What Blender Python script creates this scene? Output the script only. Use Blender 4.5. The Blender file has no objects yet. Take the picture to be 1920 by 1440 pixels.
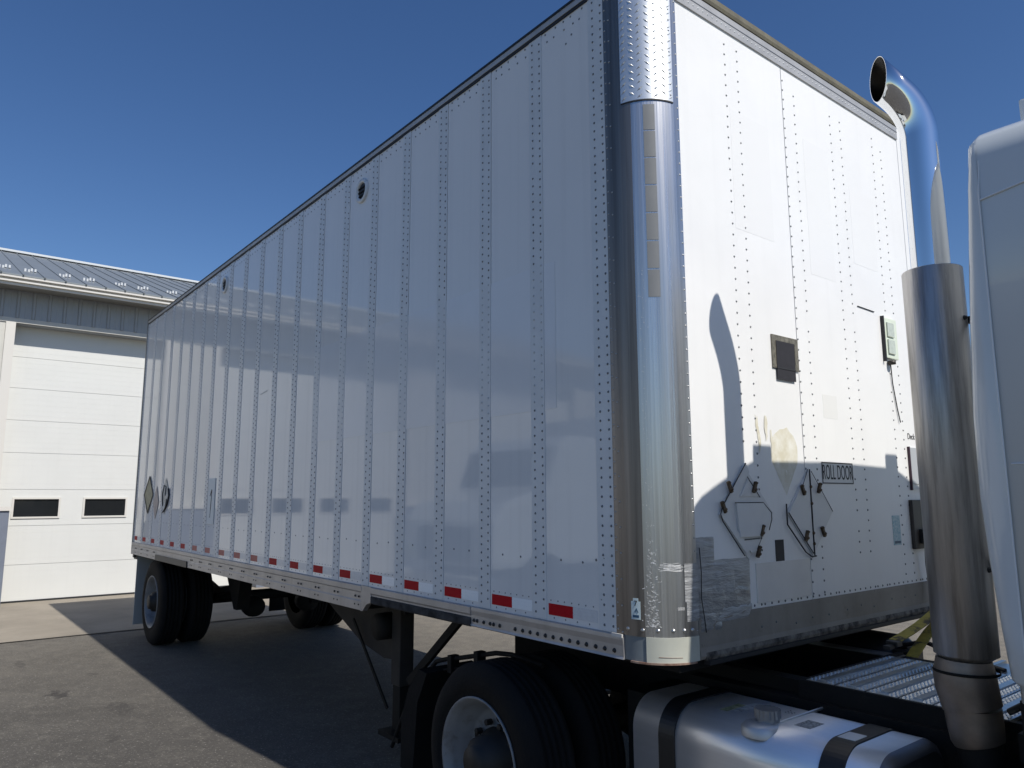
import bpy, math, random
from mathutils import Vector, Matrix
random.seed(7)
R = math.radians
scn = bpy.context.scene
col = scn.collection

# ------------------------------------------------------------------ camera
YAW, PIT, ROLL, FPX = 0.6726, 0.1517, -0.0028, 1397.8
d = Vector((-math.cos(YAW)*math.cos(PIT), math.sin(YAW)*math.cos(PIT), math.sin(PIT)))
r0 = Vector((math.sin(YAW), math.cos(YAW), 0)); u0 = r0.cross(d)
rr = math.cos(ROLL)*r0 + math.sin(ROLL)*u0; uu = -math.sin(ROLL)*r0 + math.cos(ROLL)*u0
CAM = Vector((1.960, -2.303, 1.702))
cd = bpy.data.cameras.new('camera'); cam = bpy.data.objects.new('camera', cd); col.objects.link(cam)
m = Matrix((rr, uu, -d)).transposed().to_4x4(); m.translation = CAM
cam.matrix_world = m
cd.sensor_width = 36; cd.lens = 36*FPX/1920; cd.clip_end = 3000; cd.clip_start = .05
scn.camera = cam

# ------------------------------------------------------------------ light
SUN = Vector((1, .10, 1.08)).normalized()
elev = math.asin(SUN.z); az = math.atan2(SUN.x, SUN.y)          # azimuth clockwise from +Y
w = bpy.data.worlds.new('World'); scn.world = w; w.use_nodes = True
nt = w.node_tree; nt.nodes.clear()
sky = nt.nodes.new('ShaderNodeTexSky'); sky.sky_type = 'NISHITA'; sky.sun_disc = False
sky.sun_elevation = elev; sky.sun_rotation = az
sky.air_density = 1.0; sky.dust_density = .25; sky.ozone_density = 3.0; sky.altitude = 100
bg = nt.nodes.new('ShaderNodeBackground'); bg.inputs['Strength'].default_value = .075
wo = nt.nodes.new('ShaderNodeOutputWorld')
hs = nt.nodes.new('ShaderNodeHueSaturation'); hs.inputs['Hue'].default_value = .508; hs.inputs['Saturation'].default_value = 1.20; hs.inputs['Value'].default_value = 1.32
nt.links.new(sky.outputs[0], hs.inputs['Color']); nt.links.new(hs.outputs[0], bg.inputs[0]); nt.links.new(bg.outputs[0], wo.inputs[0])
sd = bpy.data.lights.new('sun', 'SUN'); sd.energy = 4.8; sd.angle = R(.5); sd.color = (1, .95, .87)
so = bpy.data.objects.new('sun', sd); col.objects.link(so)
so.rotation_euler = SUN.to_track_quat('Z', 'Y').to_euler()
scn.view_settings.view_transform = 'Standard'; scn.view_settings.look = 'None'
scn.view_settings.exposure = 0.0; scn.view_settings.gamma = 1
scn.view_settings.use_curve_mapping = False

# ------------------------------------------------------------------ helpers
class MB:
    """collects shapes and links them as ONE mesh object"""
    def __init__(s): s.v = []; s.f = []; s.sm = []
    def add(s, vs, fs, smooth=False):
        o = len(s.v); s.v += [tuple(v) for v in vs]; s.f += [tuple(o+i for i in f) for f in fs]; s.sm += [smooth]*len(fs); return s
    def box(s, x0, x1, y0, y1, z0, z1):
        return s.add([(x0,y0,z0),(x1,y0,z0),(x1,y1,z0),(x0,y1,z0),(x0,y0,z1),(x1,y0,z1),(x1,y1,z1),(x0,y1,z1)],
                     [(0,3,2,1),(4,5,6,7),(0,1,5,4),(1,2,6,5),(2,3,7,6),(3,0,4,7)])
    def prism(s, pts, axis, a, b):
        """polygon pts extruded along axis from a to b (pts in the other two coords, in xyz order)"""
        n = len(pts)
        def P(p, t):
            q = list(p); q.insert(axis, t); return q
        vs = [P(p, a) for p in pts] + [P(p, b) for p in pts]
        fs = [tuple(range(n))[::-1], tuple(range(n, 2*n))] + [(i, (i+1) % n, n+(i+1) % n, n+i) for i in range(n)]
        return s.add(vs, fs)
    def lathe(s, prof, c, axis=1, n=32, cap=True, smooth=True):
        """prof = [(radius, height)], around axis through c"""
        vs = []; k = len(prof)
        for i in range(n):
            t = 2*math.pi*i/n
            for r_, h in prof:
                a_, b_ = r_*math.cos(t), r_*math.sin(t)
                p = [a_, b_]; p.insert(axis, h)
                vs.append((c[0]+p[0], c[1]+p[1], c[2]+p[2]))
        fs = [(i*k+j, ((i+1) % n)*k+j, ((i+1) % n)*k+j+1, i*k+j+1) for i in range(n) for j in range(k-1)]
        s.add(vs, fs, smooth)
        if cap:
            for j in (0, k-1):
                if prof[j][0] > 1e-6:
                    b = len(s.v)-n*k
                    s.f.append(tuple(b+i*k+j for i in range(n))); s.sm.append(False)
        return s
    def tube(s, pts, r_, n=10, cap=True, smooth=True):
        pts = [Vector(p) for p in pts]; rings = []
        up = Vector((0, 0, 1)); prev = None
        rad = r_ if isinstance(r_, (list, tuple)) else [r_]*len(pts)
        for i, p in enumerate(pts):
            t = (pts[min(i+1, len(pts)-1)]-pts[max(i-1, 0)]).normalized()
            if prev is None:
                a = t.orthogonal().normalized()
            else:
                a = (prev - t*prev.dot(t)).normalized()
            prev = a; b = t.cross(a)
            rings.append([p+rad[i]*(a*math.cos(2*math.pi*j/n)+b*math.sin(2*math.pi*j/n)) for j in range(n)])
        vs = [v for rg in rings for v in rg]
        fs = [(i*n+j, i*n+(j+1) % n, (i+1)*n+(j+1) % n, (i+1)*n+j) for i in range(len(pts)-1) for j in range(n)]
        s.add(vs, fs, smooth)
        if cap:
            s.add(rings[0], [tuple(range(n))[::-1]]); s.add(rings[-1], [tuple(range(n))])
        return s
    def bar(s, p, q, wd, ht, up=(0, 0, 1)):
        p = Vector(p); q = Vector(q); t = (q-p).normalized(); a = t.cross(Vector(up))
        if a.length < 1e-4: a = t.orthogonal()
        a.normalize(); b = t.cross(a)
        vs = [c+a*wd/2*i+b*ht/2*j for c in (p, q) for i, j in ((-1,-1),(1,-1),(1,1),(-1,1))]
        return s.add(vs, [(0,1,2,3),(7,6,5,4),(0,4,5,1),(1,5,6,2),(2,6,7,3),(3,7,4,0)])
    def dome(s, c, nrm, r_, h=None, n=6):
        c = Vector(c); nrm = Vector(nrm); a = nrm.orthogonal().normalized(); b = nrm.cross(a); h = h or r_*.5
        o = [c+r_*(a*math.cos(2*math.pi*i/n)+b*math.sin(2*math.pi*i/n)) for i in range(n)]
        t = [c+nrm*h+.5*r_*(a*math.cos(2*math.pi*i/n)+b*math.sin(2*math.pi*i/n)) for i in range(n)]
        return s.add(o+t, [(i, (i+1) % n, n+(i+1) % n, n+i) for i in range(n)]+[tuple(range(n, 2*n))], True)
    def build(s, name, mat, parent=None, bevel=0, kind=None, label=None, shade=None):
        me = bpy.data.meshes.new(name); me.from_pydata(s.v, [], s.f)
        for p, q in zip(me.polygons, s.sm): p.use_smooth = q
        me.update()
        import bmesh
        bm = bmesh.new(); bm.from_mesh(me); bmesh.ops.recalc_face_normals(bm, faces=bm.faces)
        if bevel:
            bmesh.ops.bevel(bm, geom=[e for e in bm.edges if len(e.link_faces) == 2 and e.calc_face_angle(0) > .6], offset=bevel, segments=2, affect='EDGES', profile=.7)
        bm.to_mesh(me); bm.free()
        if mat: me.materials.append(mat)
        o = bpy.data.objects.new(name, me); col.objects.link(o)
        if parent: o.parent = parent
        if kind: o['kind'] = kind
        if label: o['label'] = label
        return o

def empty(name, loc=(0, 0, 0), label=None, cat=None, parent=None, group=None):
    o = bpy.data.objects.new(name, None); col.objects.link(o); o.location = loc; o.empty_display_size = .3
    if label: o['label'] = label
    if cat: o['category'] = cat
    if group: o['group'] = group
    if parent: o.parent = parent
    return o
def copyo(o, parent, loc):
    c = o.copy(); col.objects.link(c); c.parent = parent; c.location = loc; return c

def mat(name, base, rough=.5, metal=0., var=.0, vs=3., vcol=None, bump=0., bs=40., coat=0., spots=None, aniso=0, stretch=None, rvar=0., spec=None, streak=0, bump2=None):
    m = bpy.data.materials.new(name); m.use_nodes = True; t = m.node_tree; N = t.nodes; L = t.links
    b = N['Principled BSDF']; b.inputs['Base Color'].default_value = (*base, 1); b.inputs['Roughness'].default_value = rough
    b.inputs['Metallic'].default_value = metal
    if coat: b.inputs['Coat Weight'].default_value = coat; b.inputs['Coat Roughness'].default_value = .03
    if spec is not None: b.inputs['Specular IOR Level'].default_value = spec
    if aniso: b.inputs['Anisotropic'].default_value = aniso
    tc = N.new('ShaderNodeTexCoord'); mp = N.new('ShaderNodeMapping'); L.new(tc.outputs['Object'], mp.inputs[0])
    if stretch: mp.inputs['Scale'].default_value = stretch
    cur = None
    def noise(scale, det=6, src=None, rgh=.6):
        n = N.new('ShaderNodeTexNoise'); n.inputs['Scale'].default_value = scale; n.inputs['Detail'].default_value = det
        n.inputs['Roughness'].default_value = rgh; L.new((src or mp).outputs[0], n.inputs['Vector']); return n
    def ramp(n, lo, hi, a=(0,0,0,1), c=(1,1,1,1)):
        r_ = N.new('ShaderNodeValToRGB'); r_.color_ramp.elements[0].position = lo; r_.color_ramp.elements[1].position = hi
        r_.color_ramp.elements[0].color = a; r_.color_ramp.elements[1].color = c; L.new(n.outputs[0], r_.inputs[0]); return r_
    def mix(fac, a, c2):
        x = N.new('ShaderNodeMix'); x.data_type = 'RGBA'
        if hasattr(fac, 'outputs'): L.new(fac.outputs[0], x.inputs[0])
        else: x.inputs[0].default_value = fac
        if isinstance(a, tuple): x.inputs[6].default_value = (*a, 1)
        else: L.new(a, x.inputs[6])
        if isinstance(c2, tuple): x.inputs[7].default_value = (*c2, 1)
        else: L.new(c2, x.inputs[7])
        return x.outputs[2]
    if var:
        n = noise(vs); rp = ramp(n, .35, .68)
        c2 = vcol or tuple(max(0, c*(1-var)) for c in base)
        cur = mix(rp, base, c2)
    if spots:                                   # [(scale, lo, hi, colour)]
        for sc, lo, hi, cc in spots:
            n = noise(sc, 8, rgh=.7); rp = ramp(n, lo, hi)
            cur = mix(rp, cur if cur is not None else base, cc)
    if streak:
        m2 = N.new('ShaderNodeMapping'); m2.inputs['Scale'].default_value = (14, 14, .35); L.new(tc.outputs['Object'], m2.inputs[0])
        n = noise(1.0, 6, m2); rp = ramp(n, .52, .8)
        sc_ = N.new('ShaderNodeMath'); sc_.operation = 'MULTIPLY'; sc_.inputs[1].default_value = streak; L.new(rp.outputs[0], sc_.inputs[0])
        cur = mix(sc_, cur if cur is not None else base, tuple(c*.45 for c in base))
    if cur is not None: L.new(cur, b.inputs['Base Color'])
    if rvar:
        n = noise(vs*1.7); mr = N.new('ShaderNodeMapRange'); mr.inputs['To Min'].default_value = max(.02, rough-rvar); mr.inputs['To Max'].default_value = rough+rvar
        L.new(n.outputs[0], mr.inputs[0]); L.new(mr.outputs[0], b.inputs['Roughness'])
    if bump:
        n = noise(bs, 5); bp = N.new('ShaderNodeBump'); bp.inputs['Strength'].default_value = bump; bp.inputs['Distance'].default_value = .01
        L.new(n.outputs[0], bp.inputs['Height'])
        if bump2:
            n2 = noise(bump2[0], 3); bp2 = N.new('ShaderNodeBump'); bp2.inputs['Strength'].default_value = bump2[1]; bp2.inputs['Distance'].default_value = bump2[2]
            L.new(n2.outputs[0], bp2.inputs['Height']); L.new(bp2.outputs[0], bp.inputs['Normal'])
        L.new(bp.outputs[0], b.inputs['Normal'])
        if coat: L.new(bp.outputs[0], b.inputs['Coat Normal'])
    return m

# ------------------------------------------------------------------ materials
M = {}
def ground_mat():
    m = mat('asphalt', (.092, .085, .076), .92, var=.35, vs=.9, bump=1.0, bs=70,
        spots=[(1.6, .52, .66, (.115, .106, .092)), (7, .50, .70, (.130, .120, .104)), (26, .45, .70, (.062, .057, .052)), (48, .575, .64, (.26, .245, .22)), (34, .60, .68, (.036, .033, .031)), (2.2, .68, .76, (.055, .05, .047))])
    t = m.node_tree; N = t.nodes; L = t.links; b = N['Principled BSDF']
    src = b.inputs['Base Color'].links[0].from_socket
    ge = N.new('ShaderNodeTexCoord'); sx = N.new('ShaderNodeSeparateXYZ'); L.new(ge.outputs['Object'], sx.inputs[0])
    nz = N.new('ShaderNodeTexNoise'); nz.inputs['Scale'].default_value = 6; nz.inputs['Detail'].default_value = 6; L.new(ge.outputs['Object'], nz.inputs[0])
    nz2 = N.new('ShaderNodeTexNoise'); nz2.inputs['Scale'].default_value = 14; nz2.inputs['Detail'].default_value = 8; L.new(ge.outputs['Object'], nz2.inputs[0])
    def mth(op, a, c=None):
        x = N.new('ShaderNodeMath'); x.operation = op
        for k, v in enumerate((a, c)):
            if v is None: continue
            if isinstance(v, (int, float)): x.inputs[k].default_value = v
            else: L.new(v, x.inputs[k])
        return x.outputs[0]
    def mixc(f, a, c):
        x = N.new('ShaderNodeMix'); x.data_type = 'RGBA'; L.new(f, x.inputs[0]); L.new(a, x.inputs[6]); x.inputs[7].default_value = (*c, 1); return x.outputs[2]
    # pale dust trodden out from the apron
    mr = N.new('ShaderNodeMapRange'); mr.inputs['From Min'].default_value = -3.5; mr.inputs['From Max'].default_value = -9.5
    mr.inputs['To Min'].default_value = 0; mr.inputs['To Max'].default_value = .55; L.new(sx.outputs[0], mr.inputs[0])
    src = mixc(mth('MULTIPLY', mr.outputs[0], nz.outputs[0]), src, (.26, .235, .19))
    # far yard beyond the trailer is dusty and pale
    mr = N.new('ShaderNodeMapRange'); mr.inputs['From Min'].default_value = 1.5; mr.inputs['From Max'].default_value = 5
    mr.inputs['To Min'].default_value = 0; mr.inputs['To Max'].default_value = .9; L.new(sx.outputs[1], mr.inputs[0])
    src = mixc(mth('MULTIPLY', mr.outputs[0], nz.outputs[0]), src, (.30, .265, .205))
    for (x0, y0, rx, ry, st_) in STAINS:
        dx = mth('DIVIDE', mth('SUBTRACT', sx.outputs[0], x0), rx); dy = mth('DIVIDE', mth('SUBTRACT', sx.outputs[1], y0), ry)
        r2 = mth('ADD', mth('MULTIPLY', dx, dx), mth('MULTIPLY', dy, dy))
        r2 = mth('ADD', r2, mth('MULTIPLY', mth('SUBTRACT', nz2.outputs[0], .5), 5.5))
        q = N.new('ShaderNodeMapRange'); q.inputs['From Min'].default_value = 1.3; q.inputs['From Max'].default_value = .3
        q.inputs['To Min'].default_value = 0; q.inputs['To Max'].default_value = st_; L.new(r2, q.inputs[0])
        src = mixc(q.outputs[0], src, (.030, .027, .026))
    L.new(src, b.inputs['Base Color'])
    return m
STAINS = [(-4.3, -1.02, .10, .05, .35), (-6.6, -.75, .10, .05, .3), (-5.944, -1.13, .16, .085, .75), (-5.12, -.80, .22, .09, .45), (-7.6, -1.26, .18, .05, .4)]
M['asphalt'] = ground_mat()
M['concrete'] = mat('concrete', (.30, .265, .215), .9, var=.25, vs=1.3, bump=.4, bs=60, spots=[(5, .60, .75, (.20, .165, .12)), (120, .62, .72, (.20, .18, .14))])
M['joint'] = mat('dark_joint', (.03, .03, .03), .9)
M['side'] = mat('white_trailer_paint', (.76, .765, .76), .05, var=.05, vs=1.1, bump=.016, bs=2.0, rvar=.02, streak=.13, spec=.62, spots=[(7, .70, .80, (.66, .65, .62)), (1.2, .60, .85, (.70, .70, .685))])
M['strip'] = mat('white_lap_strip_paint', (.66, .69, .71), .34, var=.10, vs=5, bump=.03, bs=9, streak=.22)
M['film'] = mat('white_cover_film', (.74, .755, .77), .10, var=.04, vs=2, bump=.02, bs=4)
M['rivet'] = mat('grey_rivet', (.16, .17, .18), .45, .6)
M['rivet_p'] = mat('painted_rivet', (.45, .48, .5), .4)
M['front'] = mat('white_front_panel', (.80, .80, .79), .40, var=.05, vs=2.0, bump=.03, bs=6, streak=.07, spots=[(9, .68, .80, (.70, .68, .63)), (38, .74, .79, (.45, .40, .33))])
M['steel'] = mat('brushed_stainless', (.62, .62, .62), .30, .93, var=.30, vs=2.2, bump=.22, bs=5, stretch=(16, 16, .10), rvar=.13, aniso=.3, spots=[(4, .55, .78, (.44, .43, .41))])
M['diamond'] = mat('diamond_plate_aluminium', (.70, .72, .73), .40, .85, var=.12, vs=6)
M['tape_sq'] = mat('grey_film_square', (.17, .18, .19), .55, var=.12, vs=7)
M['rail'] = mat('aluminium_rail', (.50, .485, .475), .45, .6, var=.2, vs=4, streak=.35, bump=.04, bs=20, spots=[(6, .60, .74, (.36, .34, .31))])
M['toprail'] = mat('dark_top_rail', (.32, .32, .31), .4, .5, var=.3, vs=5)
M['guard2'] = mat('grimy_dark_guard', (.022, .022, .023), .9, 0, var=.6, vs=14, vcol=(.07, .07, .072), streak=.4, spec=.15, bump=.3, bs=20)
M['frail'] = mat('grimy_front_rail', (.29, .265, .23), .62, .1, var=.3, vs=3, bump=.1, bs=30, streak=.3, spots=[(9, .60, .74, (.17, .15, .12)), (30, .64, .72, (.07, .06, .05))])
M['frailtop'] = mat('front_header_rail', (.52, .51, .49), .42, .4, var=.2, vs=6)
M['olive'] = mat('lichened_roof_edge', (.125, .115, .082), .8, var=.4, vs=9, spots=[(25, .55, .65, (.10, .09, .05))])
M['seal'] = mat('black_sealant', (.012, .013, .016), .6)
M['cast'] = mat('cream_corner_casting', (.52, .53, .46), .5, .1, var=.15, vs=5, spots=[(14, .66, .74, (.30, .17, .10)), (4, .66, .8, (.40, .38, .30))])
M['rust'] = mat('rusty_edge', (.34, .25, .20), .7, .2, var=.5, vs=30, vcol=(.16, .08, .05))
M['red'] = mat('red_reflective_tape', (.46, .002, .012), .5, var=.15, vs=60, spec=.1)
M['red2'] = mat('faded_red_tape', (.42, .045, .05), .4, var=.2, vs=60, spec=.3)
M['white_t'] = mat('silver_reflective_tape', (.92, .96, .98), .10, 0, var=.03, vs=40, spec=.8)
M['white_f'] = mat('faded_silver_tape', (.70, .72, .74), .25, 0, var=.1, vs=40)
M['white_f'] = mat('faded_silver_tape', (.66, .68, .70), .25, 0, var=.1, vs=40)
M['duct'] = mat('crumpled_duct_tape', (.44, .45, .46), .42, .45, var=.25, vs=3, bump=1.0, bs=3.0, stretch=(1, 2.2, 12))
M['duct_b'] = mat('shiny_duct_tape', (.40, .41, .42), .32, .6, var=.25, vs=3, bump=.9, bs=3.5, stretch=(1, 3, 9))
M['black'] = mat('black_paint', (.012, .012, .013), .45, var=.3, vs=8)
M['frame'] = mat('dirty_black_steel', (.009, .0085, .008), .75, var=.4, vs=5, bump=.2, bs=30, spec=.3, spots=[(7, .60, .75, (.024, .021, .018))])
M['legpaint'] = mat('grimy_brown_steel', (.035, .030, .026), .8, var=.4, vs=6, bump=.2, bs=30)
M['rubber'] = mat('tyre_rubber', (.0075, .0075, .008), .85, var=.4, vs=6, bump=.3, bs=60, spec=.25, spots=[(3, .62, .8, (.018, .017, .016))])
M['rimw'] = mat('dull_white_rim', (.22, .235, .25), .42, .1, var=.3, vs=5, spots=[(9, .55, .75, (.10, .09, .08))])
M['hub'] = mat('black_hub', (.02, .019, .018), .6, .2)
M['chrome'] = mat('chrome_pipe', (.80, .81, .82), .05, 1., bump=.01, bs=4)
M['muff'] = mat('weathered_stainless_shield', (.60, .575, .545), .43, .85, var=.42, vs=2.2, stretch=(10, 10, .6), bump=.28, bs=5, rvar=.14, spots=[(2.2, .50, .72, (.27, .255, .24)), (7, .64, .74, (.62, .60, .57)), (30, .66, .72, (.22, .20, .18))])
M['pipe'] = mat('heat_stained_pipe', (.34, .29, .25), .5, .8, var=.4, vs=7, bump=.1, bs=12)
M['tank'] = mat('brushed_aluminium_tank', (.84, .84, .85), .34, .68, var=.06, vs=5, stretch=(.4, 8, 8), bump=.05, bs=30, spots=[(3, .62, .8, (.72, .72, .72))])
M['tankend'] = mat('aluminium_tank_end', (.20, .205, .22), .45, 1., var=.08, vs=5)
M['cap'] = mat('cast_grey_cap', (.30, .31, .33), .42, .7, var=.2, vs=20)
M['deck'] = mat('aluminium_grip_deck', (.50, .54, .58), .33, .9, var=.25, vs=9)
M['cab'] = mat('white_cab_paint', (.62, .66, .68), .22, var=.05, vs=1.5, coat=.6, bump=.012, bs=3, spots=[(2, .66, .9, (.54, .57, .58))])
M['cabgap'] = mat('cab_seam_and_reflection', (.74, .76, .77), .3)  # cab seams; also colours the painted reflection line
M['glass'] = mat('dark_glass', (.012, .014, .016), .06)
M['amber'] = mat('red_lamp_lens', (.35, .03, .02), .2)
M['lens'] = mat('milky_lamp_lens', (.55, .60, .52), .2, var=.2, vs=60)
M['lamp'] = mat('white_lamp_housing', (.66, .72, .60), .4)
M['clip'] = mat('rusty_brass_clip', (.13, .09, .055), .5, .6, var=.5, vs=40)
M['plac'] = mat('white_placard_holder', (.66, .66, .65), .42, var=.06, vs=6, spots=[(25, .70, .78, (.42, .38, .33))])
M['residue'] = mat('beige_adhesive_residue', (.60, .565, .44), .7, var=.3, vs=14, vcol=(.74, .73, .66), spots=[(18, .60, .66, (.82, .81, .77))])
M['stain'] = mat('tan_stained_sheet', (.74, .715, .675), .45, var=.10, vs=5)
M['ink'] = mat('black_ink', (.022, .022, .025), .6)
M['blue'] = mat('blue_sticker', (.18, .36, .45), .4, var=.6, vs=70, vcol=(.5, .6, .62))
M['navy'] = mat('navy_print', (.02, .07, .14), .4)
M['stk'] = mat('pale_sticker', (.55, .66, .68), .35)
M['dark_sq'] = mat('dark_cloth_tape', (.022, .02, .024), .6, var=.3, vs=20)
M['foil'] = mat('dirty_foil_tape', (.26, .24, .19), .5, .5, var=.5, vs=40, bump=.6, bs=60)
M['yellow'] = mat('yellow_strap_webbing', (.34, .28, .045), .8, var=.3, vs=30, spots=[(9, .52, .58, (.05, .04, .02))])
M['brown'] = mat('brown_junction_box', (.055, .045, .038), .5, var=.3, vs=10)
M['door'] = mat('white_overhead_door', (.64, .645, .625), .42, var=.03, vs=2, bump=.02, bs=9, streak=.05)
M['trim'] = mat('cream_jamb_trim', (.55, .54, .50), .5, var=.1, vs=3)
M['siding'] = mat('grey_metal_siding', (.33, .35, .37), .45, .1, var=.08, vs=2)
M['soffit'] = mat('grey_soffit', (.20, .20, .19), .6)
M['gutter'] = mat('cream_fascia', (.62, .60, .56), .4)
M['roof'] = mat('grey_metal_roof', (.22, .245, .26), .42, .2, var=.1, vs=2, streak=.15)
M['roofline'] = mat('pale_ridge_cap', (.55, .58, .60), .4)
M['guard'] = mat('clear_plastic_snow_guard', (.55, .57, .59), .3)
M['wains'] = mat('blue_grey_metal', (.19, .215, .27), .45, .2, var=.1, vs=3)
M['yelres'] = mat('dull_yellow_label', (.34, .33, .20), .5, var=.4, vs=15)

# ------------------------------------------------------------------ ground
g = MB(); g.add([(-700,-700,0),(700,-700,0),(700,700,0),(-700,700,0)], [(0,1,2,3)])
g.build('ground', M['asphalt'], kind='structure')
g = MB(); g.add([(-13.3,-20,.006),(-9.08,-20,.006),(-9.08,22,.006),(-13.3,22,.006)], [(0,1,2,3)])
g.build('apron', M['concrete'], kind='structure')
g = MB(); g.add([(-9.10,-20,.010),(-9.075,-20,.010),(-9.075,22,.010),(-9.10,22,.010)], [(0,1,2,3)])
g.build('apron_joint', M['joint'], kind='structure')

# ------------------------------------------------------------------ workshop building
WX = -12.90; DX = -13.20
bld = empty('workshop_building', (WX, 0, 0), 'grey metal workshop with white overhead doors behind the trailer', 'building')
bld_loc = Vector(bld.location)
def B(mb, name, m_, parent=bld, **k):
    o = mb.build(name, m_, parent, **k); o.matrix_parent_inverse = Matrix.Translation(-bld_loc); return o
doors = [(-1.20, 3.07), (-6.48, -2.21), (-11.75, -7.48), (4.07, 8.34)]
def cor(w_, z0, z1, n):
    """corrugated sheet facing +x, w_ wide, ribs"""
    mb = MB(); prof = []
    p = w_/n
    for i in range(n):
        y = i*p
        prof += [(0, y+.0), (.022, y+.018), (.022, y+.045), (0, y+.063), (0, y+.13), (.003, y+.138), (.003, y+.150), (0, y+.158)]
    prof.append((0, w_))
    k = len(prof)
    vs = [(x, y, z0) for x, y in prof]+[(x, y, z1) for x, y in prof]
    mb.add(vs, [(i, i+1, k+i+1, k+i) for i in range(k-1)])
    return mb
sheet = cor(.915, 4.74, 5.216, 4)
s0 = None
y = -12.0
ys = []
while y < 9.5: ys.append(y); y += .915
shift = (-1.39-ys[0]) % .2287
for i, y in enumerate(ys):
    if s0 is None: s0 = sheet.build('siding_panel', M['siding'], bld); s0.location = (0, y+shift-.06, 0)
    else: copyo(s0, bld, (0, y+shift-.06, 0))
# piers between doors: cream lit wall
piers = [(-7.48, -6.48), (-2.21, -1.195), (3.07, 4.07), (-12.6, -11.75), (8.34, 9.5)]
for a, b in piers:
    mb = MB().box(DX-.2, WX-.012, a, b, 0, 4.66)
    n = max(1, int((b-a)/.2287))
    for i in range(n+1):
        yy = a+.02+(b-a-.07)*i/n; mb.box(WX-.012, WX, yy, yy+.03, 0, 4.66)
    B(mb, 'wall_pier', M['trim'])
    B(MB().box(WX-.012, WX+.20, a-.02, b+.15, 0, 1.52), 'wainscot_guard', M['wains'], bevel=.01)
    B(MB().box(WX-.012, WX+.23, a-.04, b+.17, 1.52, 1.585), 'wainscot_cap', M['gutter'])
    B(MB().box(WX+.001, WX+.02, a, a+.14, 1.585, 4.66).box(WX+.001, WX+.02, b-.14, b, 1.585, 4.66), 'jamb_trim', M['gutter'])
B(MB().box(DX-.2, WX-.03, -12.6, 9.5, 4.66, 5.3), 'wall_header', M['siding'])
B(MB().box(WX-.05, WX+.006, -12.6, 9.5, 4.66, 4.74), 'header_trim', M['trim'])
B(MB().box(WX-.3, WX+.46, -12.9, 9.8, 5.216, 5.228), 'soffit', M['soffit'])
B(MB().box(WX+.46, WX+.485, -12.9, 9.8, 5.19, 5.31).box(WX+.485, WX+.53, -12.9, 9.8, 5.235, 5.262).box(WX+.485, WX+.55, -12.9, 9.8, 5.30, 5.335), 'fascia', M['gutter'])
for di, (a, b) in enumerate(doors):
    gd = empty('garage_door', (DX, a, 0), parent=bld); gd.location = (DX-bld_loc.x, a, 0)
    wd = b-a; zs = [0.012, .62, 1.262, 1.87, 2.487, 3.04, 3.59, 4.13, 4.72]
    for j in range(8):
        z0, z1 = zs[j]+.0025, zs[j+1]-.0035
        mb = MB()
        if j == 2:
            wins = [(.25+1.05*k, .90+1.05*k) for k in range(4)]
            yy = 0
            for wa, wb in wins:
                mb.box(-.04, 0, yy, wa, z0, z1); mb.box(-.04, 0, wa, wb, z0, 1.41); mb.box(-.04, 0, wa, wb, 1.705, z1); yy = wb
            mb.box(-.04, 0, yy, wd, z0, z1)
        else:
            mb.box(-.04, 0, 0, wd, z0, z1)
        for k in range(1, 6) if j != 2 else ():
            zz = z0+(z1-z0)*k/6; mb.box(0, .0008, 0, wd, zz-.006, zz+.006)
        mb.box(-.05, -.012, 0, wd, z1-.004, z1+.014)
        mb.build('door_panel', M['door'], gd)
    for wa, wb in wins:
        MB().box(0, .018, wa-.03, wb+.03, 1.38, 1.41).box(0, .018, wa-.03, wb+.03, 1.705, 1.735).box(0, .018, wa-.03, wa, 1.41, 1.705).box(0, .018, wb, wb+.03, 1.41, 1.705).build('window_frame', M['gutter'], gd)
        MB().box(-.03, -.012, wa, wb, 1.41, 1.705).build('window_pane', M['glass'], gd)
    MB().box(-.01, .02, 0, wd, .008, .035).build('door_seal', M['seal'], gd)
# roof with standing ribs, snow guards
sl = 1/3.; ex = WX+.55; ez = 5.36; Lr = 6.35
def roofpt(t, y, h=0): return (ex-t, y, ez+sl*t+h)
mb = MB()
mb.add([roofpt(0,-13.0), roofpt(0,9.9), roofpt(Lr,9.9), roofpt(Lr,-13.0), roofpt(0,-13.0,-.03), roofpt(0,9.9,-.03), roofpt(Lr,9.9,-.03), roofpt(Lr,-13.0,-.03)],
       [(0,1,2,3),(7,6,5,4),(0,4,5,1),(1,5,6,2),(2,6,7,3),(3,7,4,0)])
B(mb, 'roof_sheet', M['roof'])
mb = MB().bar(roofpt(-.03, -.0001, .008), roofpt(Lr, -.0001, .008), .022, .016)
rib = mb.build('roof_rib', M['roof'], bld); rib.matrix_parent_inverse = Matrix.Translation(-bld_loc)
for i in range(-34, 34):
    rc = rib if i == 0 else rib.copy()
    if i: col.objects.link(rc)
    rc.parent = bld; rc.matrix_parent_inverse = Matrix.Translation(-bld_loc); rc.location = (0, i*.3048-1.2, 0)
B(MB().bar(roofpt(Lr, -13.0, .03), roofpt(Lr, 9.9, .03), .20, .05), 'ridge_cap', M['roofline'])
mb = MB()
mb.add([roofpt(Lr,-13.0),roofpt(Lr,9.9),(ex-2*Lr,9.9,ez),(ex-2*Lr,-13.0,ez)],[(0,1,2,3)])
B(mb, 'rear_roof_slope', M['roof'])
B(MB().box(ex-2*Lr+.5, DX-.21, -12.6, 9.5, 0, 5.3), 'rear_hall', M['siding'])
gm = MB()
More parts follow.
